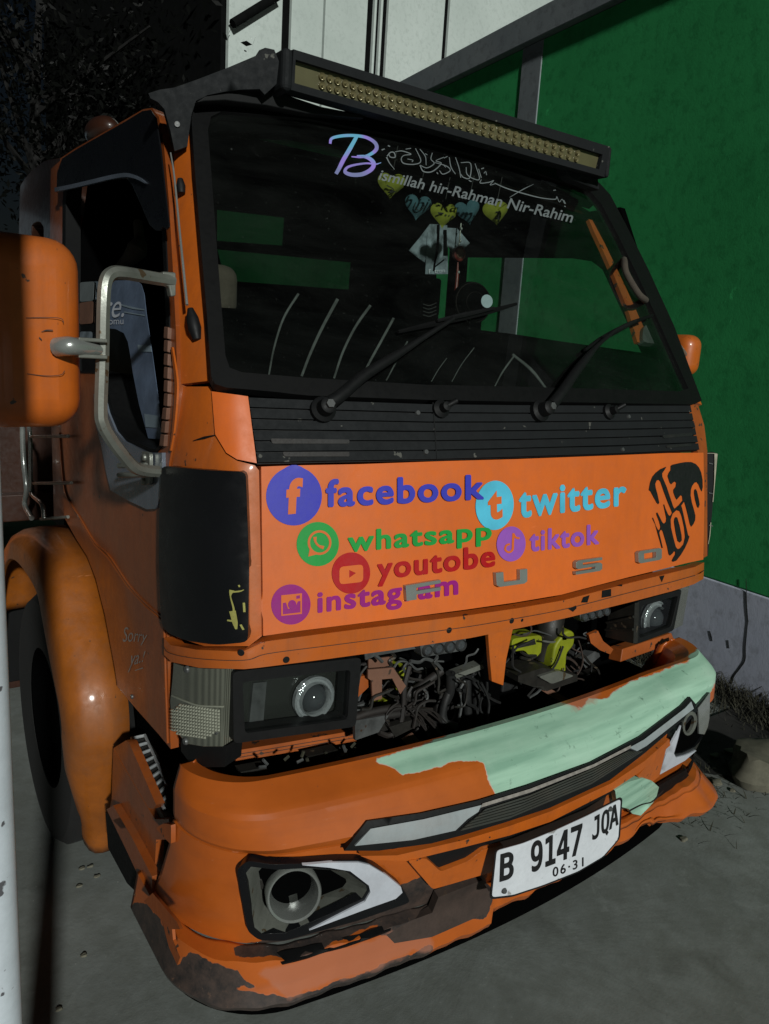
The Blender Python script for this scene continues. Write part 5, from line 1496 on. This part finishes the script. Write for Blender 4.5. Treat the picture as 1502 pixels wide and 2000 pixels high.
# rear quarter of the cab and the air intake behind it
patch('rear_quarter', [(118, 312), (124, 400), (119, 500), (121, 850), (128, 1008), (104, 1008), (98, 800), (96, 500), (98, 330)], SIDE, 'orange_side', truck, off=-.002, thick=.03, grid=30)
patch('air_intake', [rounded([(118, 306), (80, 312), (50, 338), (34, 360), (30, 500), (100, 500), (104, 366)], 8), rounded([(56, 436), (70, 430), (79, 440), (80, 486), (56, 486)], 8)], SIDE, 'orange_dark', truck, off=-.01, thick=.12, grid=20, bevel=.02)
c_ = at(200, 258, 0, -.60)
bm = bmesh.new(); bmesh.ops.create_uvsphere(bm, u_segments=24, v_segments=14, radius=1)
for v in bm.verts: v.co = Vector((c_[0] + v.co.x * .05, c_[1] + v.co.y * .11, c_[2] + v.co.z * .045))
me = bpy.data.meshes.new('roof_lamp'); bm.to_mesh(me); bm.free(); me.shade_smooth(); link('roof_lamp', me, 'orange_dark', truck)

# aerial on the pillar
aer = tube('aerial', [CORNER(354, 314, .03), CORNER(361, 360, .03), CORNER(373, 480, .03), CORNER(386, 608, .03)], [.0016, .0022, .0026, .003], 'chrome', truck, n=8)
lathe('aerial_base', [(0, -.035), (.008, -.034), (.0135, -.01), (.012, .012), (.006, .032), (0, .034)], CORNER(388, 638, .014), CORNER(386, 600, .03) - CORNER(390, 660, .014), 'black', aer, n=14)
lathe('aerial_clip', [(0, -.016), (.008, -.015), (.010, 0), (.006, .016), (0, .018)], CORNER(364, 372, .016), (0.0, .3, 1), 'black', aer, n=12)

# --- near mirror: housing, square tube arm, clamps
def mirror(c, s, m, lean=0.0):
    o = bpy.data.objects.new('mirror', None); COL.objects.link(o); o.parent = truck; o.matrix_parent_inverse = Matrix.Translation(-truck.location)
    a = math.radians(lean)
    h = box('housing', c, s, m, o, bevel=min(s) * .42, bseg=6, X=(math.cos(a), math.sin(a), 0), Y=(-math.sin(a), math.cos(a), 0), smooth=True)
    return o, h
mc = at(78, 652, 1, .20)
mir, hs = mirror((mc[0] - .025, .215, mc[2]), (.185, .13, .335), 'orange', 6)
fy = .148
ribbons('seam', [([(50, 621), (90, 620), (118, 622), (124, 630)], [1.3, 1.3, 1.3, 1.3]), ([(52, 730), (90, 734), (118, 732), (126, 724)], [1.3, 1.3, 1.3, 1.3]), ([(80, 648), (90, 645), (103, 645)], [.8, 2.4, 2]), ([(76, 659), (81, 664)], [2.5, 2])], Plane((0, fy + .0015, 0), (0, -1, 0)), 'ink', hs, off=.002)
def sq(name, px, ys, w, m, par):
    P = [at(*p, 1, y) for p, y in zip(px, ys)]
    V, Fc = tube_geo(smooth_path(P, 6), w, 8); return add(name, V, Fc, m, par, smooth=True, ang=35)
sq('arm', [(338, 549), (300, 543), (240, 533), (218, 535), (206, 552), (202, 600), (200, 700), (197, 800), (201, 828), (216, 856), (240, 888), (262, 912), (285, 919), (308, 921)], [.20, .19, .165, .16, .155, .15, .15, .15, .15, .155, .17, .185, .2, .21], .0125, 'steel', mir)
tube('stay_pipe', [at(112, 678, 1, .15), at(135, 676, 1, .13), at(165, 680, 1, .135), at(196, 684, 1, .15)], [.017, .017, .014, .011], 'chrome', mir, n=14)
for py in (664, 696):
    box('clamp', at(178, py, 1, .14), (.05, .03, .007), 'steel', mir, bevel=.002)
for (q, y) in (([(318, 530), (344, 532), (344, 578), (334, 580), (330, 560), (318, 556)], .19),):
    patch('hinge', q, Plane((0, y, 0), (0, -1, 0)), 'steel', mir, off=0, thick=.02, grid=0, bevel=.003)
patch('hinge', rounded([(296, 880), (312, 884), (312, 944), (298, 948)], 5), SIDE, 'steel', mir, off=.022, thick=.008, grid=0, bevel=.002)
for q in ((303, 893), (301, 940)): screw(*q, SIDE, .008, 'steel', mir, .024)
for py in (908, 926): tube('pin', [SIDE(276, py, .05), SIDE(312, py, .03)], .006, 'steel', mir, curve=False)
# far mirror peeking out
mc = at(1338, 694, 1, .42)
mir2, hs2 = mirror((mc[0] + .02, .45, mc[2]), (.10, .13, .15), 'orange')
tube('arm', [(.80, .20, 1.70), (.88, .26, 1.72), (mc[0], .42, mc[2])], .011, 'steel', mir2)

# --- roof light bar
lbar = bpy.data.objects.new('light_bar', None); COL.objects.link(lbar); lbar.parent = truck; lbar.matrix_parent_inverse = Matrix.Translation(-truck.location)
LB = Plane((0, .32, 2.21), (0, -1, -.10))
TLp, TRp, BRp, BLp = (571, 97), (1189, 287), (1178, 346), (566, 176)
patch('frame', [[TLp, TRp, BRp, BLp], [(575, 117), (1174, 302), (1167, 331), (573, 163)]], LB, 'cowl', lbar, off=.006, thick=.06, grid=60, bevel=.003)
lensb = patch('lens', [(573, 114), (1176, 300), (1169, 334), (571, 166)], LB, 'ledlens', lbar, off=-.008, thick=.02, grid=60)
qm = quad_map([(573, 117), (1174, 302), (1167, 331), (573, 163)])
V, Fc = [], []
NC = 34
for row in (.31, .70):
    for i in range(NC):
        u = .085 + .86 * (i + .5) / NC
        c_ = LB(*qm(u, row), -.0075); r = .0088
        gv, gf = lathe_geo([(r, .0), (r * .92, .005), (r * .5, .001), (0.0005, -.0)], c_, LB.n, 10)
        gv2, gf2 = lathe_geo([(r * .42, .0), (r * .32, .004), (.0003, .006)], c_, LB.n, 8)
        for a_, b_ in ((gv, gf), (gv2, gf2)):
            k = len(V); V += a_; Fc += [[j + k for j in f] for f in b_]
o = add('reflector_cups', V, Fc, 'ledlens', lensb, smooth=True, ang=60); stuff(o)
m, nt, bs_ = mat('gold_reflector'); bs_.inputs['Base Color'].default_value = (.17, .15, .075, 1); bs_.inputs['Metallic'].default_value = .2; bs_.inputs['Roughness'].default_value = .12
o.data.materials[0] = m
for (a, b_, w) in (((560, 92), (560, 180), 15), ((1189, 287), (1182, 348), 9)):
    p0, p1 = LB(*a, .002), LB(*b_, .002)
    box('end_cap', (p0 + p1) / 2 + np.array([0, .03, 0]), (w / FOC * 2.6, .075, np.linalg.norm(p0 - p1)), 'cowl', lbar, bevel=.012, bseg=3)
BR_ = Plane((-.6, .355, 2.1), (-.30, -1, -.06))
patch('bracket', [(290, 182), (312, 175), (340, 171), (383, 156), (440, 134), (499, 109), (506, 98), (518, 93), (536, 97), (545, 120), (540, 164), (517, 185), (507, 174), (470, 175), (439, 179), (405, 186), (383, 197), (374, 224), (366, 286), (341, 295), (333, 256), (321, 213), (308, 199), (294, 192)], BR_, 'cowl', lbar, off=.0, thick=.04, grid=25, bevel=.008)
screw(346, 243, BR_, .007, 'lamp_grey', lbar, .001)
patch('bracket', [(1104, 322), (1168, 344), (1172, 372), (1120, 352), (1108, 342)], Plane((.6, .36, 2.15), (0, -1, 0)), 'cowl', lbar, off=0, thick=.04, grid=25, bevel=.006)
patch('visor_base', [(540, 178), (640, 212), (710, 224), (712, 232), (600, 222), (520, 206), (440, 196), (400, 198), (384, 200), (400, 188), (470, 178)], Plane((0, .37, 2.1), (0, -1, 0)), 'black', lbar, off=0, thick=.05, grid=30, bevel=.006)

# --- wheel and arch
apath = [(.80, .10), (.74, .26), (.665, .45), (.625, .57), (.645, .68), (.71, .77), (.80, .87), (.88, .955), (.96, .99), (1.10, 1.005), (1.28, 1.0), (1.45, .96), (1.60, .87), (1.70, .74), (1.76, .58)]
apath = [np.array(p) for p in smooth_path([np.array(p) for p in apath], 5)]
sec = [(-.775, .0), (-.84, .0), (-.885, -.006), (-.915, -.022), (-.932, -.05), (-.935, -.10), (-.925, -.105)]
cen = np.array([1.18, .45])
V, Fc = [], []
for i, p in enumerate(apath):
    t_ = apath[min(i + 1, len(apath) - 1)] - apath[max(i - 1, 0)]; t_ = t_ / np.linalg.norm(t_)
    n_ = np.array([-t_[1], t_[0]])
    if n_ @ (p - cen) < 0: n_ = -n_
    k_ = lerp_tab(p[1], [(.1, .45), (.2, .56), (.36, .82), (.5, .94), (.8, 1.0)]) if p[0] < 1.2 else 1.0
    for x, d_ in sec: V.append((-.775 + (x + .775) * k_, p[0] + n_[0] * d_, p[1] + n_[1] * d_))
K = len(sec)
for i in range(len(apath) - 1):
    for j in range(K - 1): Fc.append([i * K + j, i * K + j + 1, (i + 1) * K + j + 1, (i + 1) * K + j])
add('fender', V, Fc, 'orange_amber', truck, smooth=True, ang=60, solid=.006)
def wheel(x, y, r, w):
    o = bpy.data.objects.new('wheel', None); COL.objects.link(o); o.parent = truck; o.matrix_parent_inverse = Matrix.Translation(-truck.location)
    lathe('tyre', [(r * .56, -w * .42), (r * .80, -w * .5), (r * .95, -w * .46), (r, -w * .34), (r, w * .34), (r * .95, w * .46), (r * .8, w * .5), (r * .56, w * .42)], (x, y, r), (1, 0, 0), 'tyre', o, n=48, closed=True)
    lathe('rim', [(0, -w * .30), (r * .22, -w * .32), (r * .26, -w * .12), (r * .48, -w * .06), (r * .54, -w * .40), (r * .58, -w * .42)], (x, y, r), (1, 0, 0), 'interior', o, n=32)  # rim blackened to stand for the shadow on the wheel
wheel(-.80, 1.16, .40, .20); wheel(.80, 1.16, .40, .20)
wheel(-.78, 3.7, .40, .22); wheel(.78, 3.7, .40, .22)

# --- step well behind the bumper corner
SD = lambda x: Plane((x, 0, 0), (-1, 0, 0))
step = patch('step', [(246, 1446), (283, 1434), (338, 1520), (336, 1600), (322, 1598), (300, 1560)], Plane((0, 0, .56), (0, 0, 1)), 'grime', truck, off=0, thick=.02, grid=20)
ZP = Plane((0, 0, .562), (0, 0, 1))
for k in range(9):
    t_ = k / 8.6
    a_ = lerp2((256, 1444), (318, 1580), t_); b_ = lerp2((284, 1438), (338, 1556), t_)
    tube('tread_bar', [ZP(*a_, .003), ZP(*b_, .003)], .0045, 'alu', step, curve=False, n=6)
for t_ in (0.04, .96):
    a_ = lerp2((256, 1444), (284, 1438), t_); b_ = lerp2((320, 1584), (338, 1560), t_)
    tube('tread_bar', [ZP(*a_, .004), ZP(*b_, .004)], .004, 'alu', step, curve=False, n=6)
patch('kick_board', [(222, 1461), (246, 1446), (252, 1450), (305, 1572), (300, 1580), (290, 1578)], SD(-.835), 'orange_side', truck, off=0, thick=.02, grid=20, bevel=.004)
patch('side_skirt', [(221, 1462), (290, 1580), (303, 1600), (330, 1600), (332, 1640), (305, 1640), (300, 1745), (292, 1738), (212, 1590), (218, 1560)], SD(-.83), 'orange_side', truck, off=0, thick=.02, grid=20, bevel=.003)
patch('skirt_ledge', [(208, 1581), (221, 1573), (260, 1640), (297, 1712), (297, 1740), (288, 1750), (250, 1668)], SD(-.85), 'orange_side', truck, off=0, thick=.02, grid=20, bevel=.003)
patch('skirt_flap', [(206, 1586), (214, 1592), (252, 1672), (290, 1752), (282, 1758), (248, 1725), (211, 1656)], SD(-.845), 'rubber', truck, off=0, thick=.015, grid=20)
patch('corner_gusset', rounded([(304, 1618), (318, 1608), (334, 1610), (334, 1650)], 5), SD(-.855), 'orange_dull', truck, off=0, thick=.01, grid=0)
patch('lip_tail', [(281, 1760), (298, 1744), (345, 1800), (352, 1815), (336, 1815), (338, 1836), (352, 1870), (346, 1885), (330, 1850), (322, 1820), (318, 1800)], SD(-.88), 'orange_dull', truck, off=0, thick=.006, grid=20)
box('step_back', (-.70, .5, .70), (.02, .55, .5), 'interior', truck)
box('inner_wing', (-.66, 1.2, .75), (.02, 1.2, .7), 'interior', truck)

# --- chrome grab rail and the truck bed behind the cab
G = SD(-.86)
tube('grab_rail', [G(62, 1012), G(48, 985), G(52, 955), G(46, 900), G(44, 830), G(50, 822)], .009, 'chrome', truck, n=10, k=4)
tube('grab_rail', [G(86, 1012), G(82, 985), G(62, 965), G(60, 940), G(58, 845), G(50, 826)], .007, 'chrome', truck, n=10, k=4)
for q in (((62, 853), (112, 852)), ((66, 944), (118, 944)), ((80, 1014), (112, 1011))): tube('rail_stay', [G(*q[0]), G(*q[1], -.03)], .005, 'steel', truck, curve=False)
bed = bpy.data.objects.new('cargo_bed', None); COL.objects.link(bed); bed.parent = truck; bed.matrix_parent_inverse = Matrix.Translation(-truck.location)
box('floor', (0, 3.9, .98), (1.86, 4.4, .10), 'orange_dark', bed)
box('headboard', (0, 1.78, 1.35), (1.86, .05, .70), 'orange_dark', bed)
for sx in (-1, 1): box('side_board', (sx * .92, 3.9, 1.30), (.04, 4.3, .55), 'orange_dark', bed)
for sx in (-.93, .93):
    for yy in (1.78, 3.0, 4.4, 5.9): box('stake', (sx * 1.02, yy, 1.1), (.05, .07, .9), 'orange', bed)
for sx in (-.4, .4): box('chassis_rail', (sx, 3.2, .70), (.08, 5.6, .2), 'grime', bed)
box('mud_flap', (-.80, 1.86, .45), (.26, .02, .42), 'rubber', bed)
box('bed_post', at(22, 1220, 1, 2.05), (.05, .05, .55), 'orange_dark', bed)

# ------------------------------------------------------------------ things hanging and standing behind the windshield
def heart(px, py, w, m, label, marks, y, tilt=0.0):
    P0 = Plane((0, y, 0), (0, -1, 0))
    lp = []
    for t_ in np.linspace(0, 2 * math.pi, 40, endpoint=False):
        hx = 16 * math.sin(t_) ** 3; hy = 13 * math.cos(t_) - 5 * math.cos(2 * t_) - 2 * math.cos(3 * t_) - math.cos(4 * t_)
        lp.append((px + hx / 32 * w * math.cos(tilt) + hy / 32 * w * math.sin(tilt), py - hy / 30 * w * math.cos(tilt) + hx / 32 * w * math.sin(tilt)))
    P2, T = fill2d([lp], w * .16)
    cx, cy = px, py
    F_, Bk = [], []
    for x, yy in P2:
        d_ = min(math.hypot(x - a_[0], yy - a_[1]) for a_ in lp) / (w * .42)
        h = .018 * math.sqrt(max(0.0, min(1, d_ * 1.6)))
        p = P0(x, yy); F_.append(p + np.array([0, -h, 0])); Bk.append(p + np.array([0, h * .8, 0]))
    k = len(F_)
    Fc = facing(F_, T); Fb = [[i + k for i in f[::-1]] for f in Fc]
    base = P0(px, py)
    th = thing('heart_charm', label, 'charm', tuple(base), 'heart charms hanging behind the windshield')
    raw('heart', F_ + Bk, Fc + Fb, m, th, smooth=True, ang=80)
    if marks: ribbons('print', marks, Plane((0, y - .019, 0), (0, -1, 0)), 'ink', th, off=.0005)
    top = P0(px + 4, py - w * .5)
    tube('string', [top, top + np.array([.01, .0, .06])], .0012, 'hose', th, curve=False, n=5)
YH = .40
heart(764, 360, 54, 'heart_y', 'yellow heart charm hanging under the large script letter B', [([(755, 362), (768, 370), (758, 376), (772, 374)], [2, 2, 2, 2])], YH, .1)
heart(816, 402, 52, 'heart_b', 'blue heart charm with a small ring print in the hanging row', [([(812, 395), (810, 404), (818, 411), (828, 404), (828, 396)], [1.6] * 5)], YH, .15)
heart(866, 418, 52, 'heart_y', 'yellow-green heart charm with black dashes, hanging in front of the folded paper', [([(855, 416), (866, 417)], [3, 3]), ([(869, 420), (872, 420)], [3, 3]), ([(876, 421), (878, 421)], [3, 3]), ([(882, 423), (886, 424)], [4, 4])], YH - .02, .1)
heart(913, 412, 50, 'heart_b', 'plain blue heart charm in the hanging row above the paper corner', [], YH + .01, -.2)
heart(968, 414, 50, 'heart_y', 'yellow heart charm with a letter I print in the hanging row', [([(968, 414), (974, 415), (972, 426), (966, 427), (976, 428)], [2, 2, 2, 2, 2])], YH, -.12)
PP = Plane((0, .44, 0), (0, -1, .1))
ppr = thing('paper_bundle', 'folded printed paper and clear packet hanging behind the windshield', 'paper', tuple(PP(850, 500)))
patch('paper', [(838, 438), (820, 462), (797, 490), (812, 502), (828, 513), (834, 490), (872, 470), (872, 440)], PP, 'paperw', ppr, off=.004, thick=.0008, grid=12)
patch('paper', [(872, 445), (892, 446), (917, 475), (900, 490), (884, 498), (874, 480)], PP, 'paperw', ppr, off=.002, thick=.0008, grid=12)
patch('packet', [(832, 455), (872, 460), (872, 536), (828, 536)], PP, 'paperw', ppr, off=.007, thick=.0015, grid=12)
text_on('packet_text', 'F  tron', [(833, 527), (864, 525), (864, 533), (833, 535)], PP, 'white', ppr, off=.012, bold=.0)
ribbons('cord', [([(853, 440), (852, 470), (850, 495), (846, 512), (844, 530)], [4, 4, 4, 3, 3]), ([(846, 522), (855, 515), (864, 508)], [2, 2, 2]), ([(866, 450), (866, 500)], [5, 7])], PP, 'interior', ppr, off=.010, thick=.004)
pn = thing('pendant', 'round red pendant with tassel hanging beside the folded paper', 'pendant', tuple(PP(883, 500)))
p0 = PP(883, 499, .03)
lathe('medallion', [(0, .008), (.016, .008), (.019, .011), (.0225, .008), (.0225, -.004), (0, -.004)], p0, (0, -1, 0), 'pend', pn, n=28)
lathe('face', [(0, .0095), (.014, .0095), (.0145, .006)], p0, (0, -1, 0), 'brownmetal', pn, n=24)
tube('bead_string', [PP(888, 440, .03), PP(886, 465, .03), PP(884, 482, .03)], .0022, 'steel', pn)
for q in ((887, 451), (885, 475), (882, 535)): lathe('bead', [(0, .005), (.0035, .003), (.004, 0), (.0035, -.003), (0, -.005)], PP(*q, .034), (0, 0, 1), 'chrome', pn, n=10)
tube('tassel', [PP(882, 515, .03), PP(881, 540, .03), PP(878, 575, .03)], [.002, .005, .006], 'pend', pn)
DP = Plane((0, .42, 0), (0, -1, .05))
fan = thing('dashboard_fan', 'small black round fan with a white disc sticker standing on the dashboard', 'fan', tuple(DP(930, 640)))
fc = DP(922, 592)
lathe('cage', [(0, .025), (.045, .022), (.062, .006), (.065, -.01), (.058, -.03), (0, -.035)], fc, (-.25, -1, .1), 'interior', fan, n=30)
for rr in (.03, .045, .058): lathe('cage_ring', [(rr - .0015, .026 - rr * rr * 5), (rr, .0285 - rr * rr * 5), (rr + .0015, .026 - rr * rr * 5)], fc, (-.25, -1, .1), 'hose', fan, n=30)
lathe('sticker', [(0, .001), (.0195, .001), (.0195, -.001)], DP(935, 590, .036), (-.25, -1, .1), 'disc', fan, n=28)
box('stand', DP(922, 640) + np.array([0, .01, 0]), (.05, .05, .06), 'interior', fan)
spk = thing('dash_box', 'black ribbed box standing on the dashboard beside the fan', 'box', tuple(DP(842, 620)))
box('case', DP(842, 580) + np.array([0, .03, 0]), (.075, .06, .11), 'interior', spk, bevel=.008)
for k in range(4): ribbons('rib', [([(824, 594 + k * 7), (836, 597 + k * 7), (850, 592 + k * 7)], [1.6, 2, 1.4])], DP, 'hose', spk, off=.006, thick=.002)
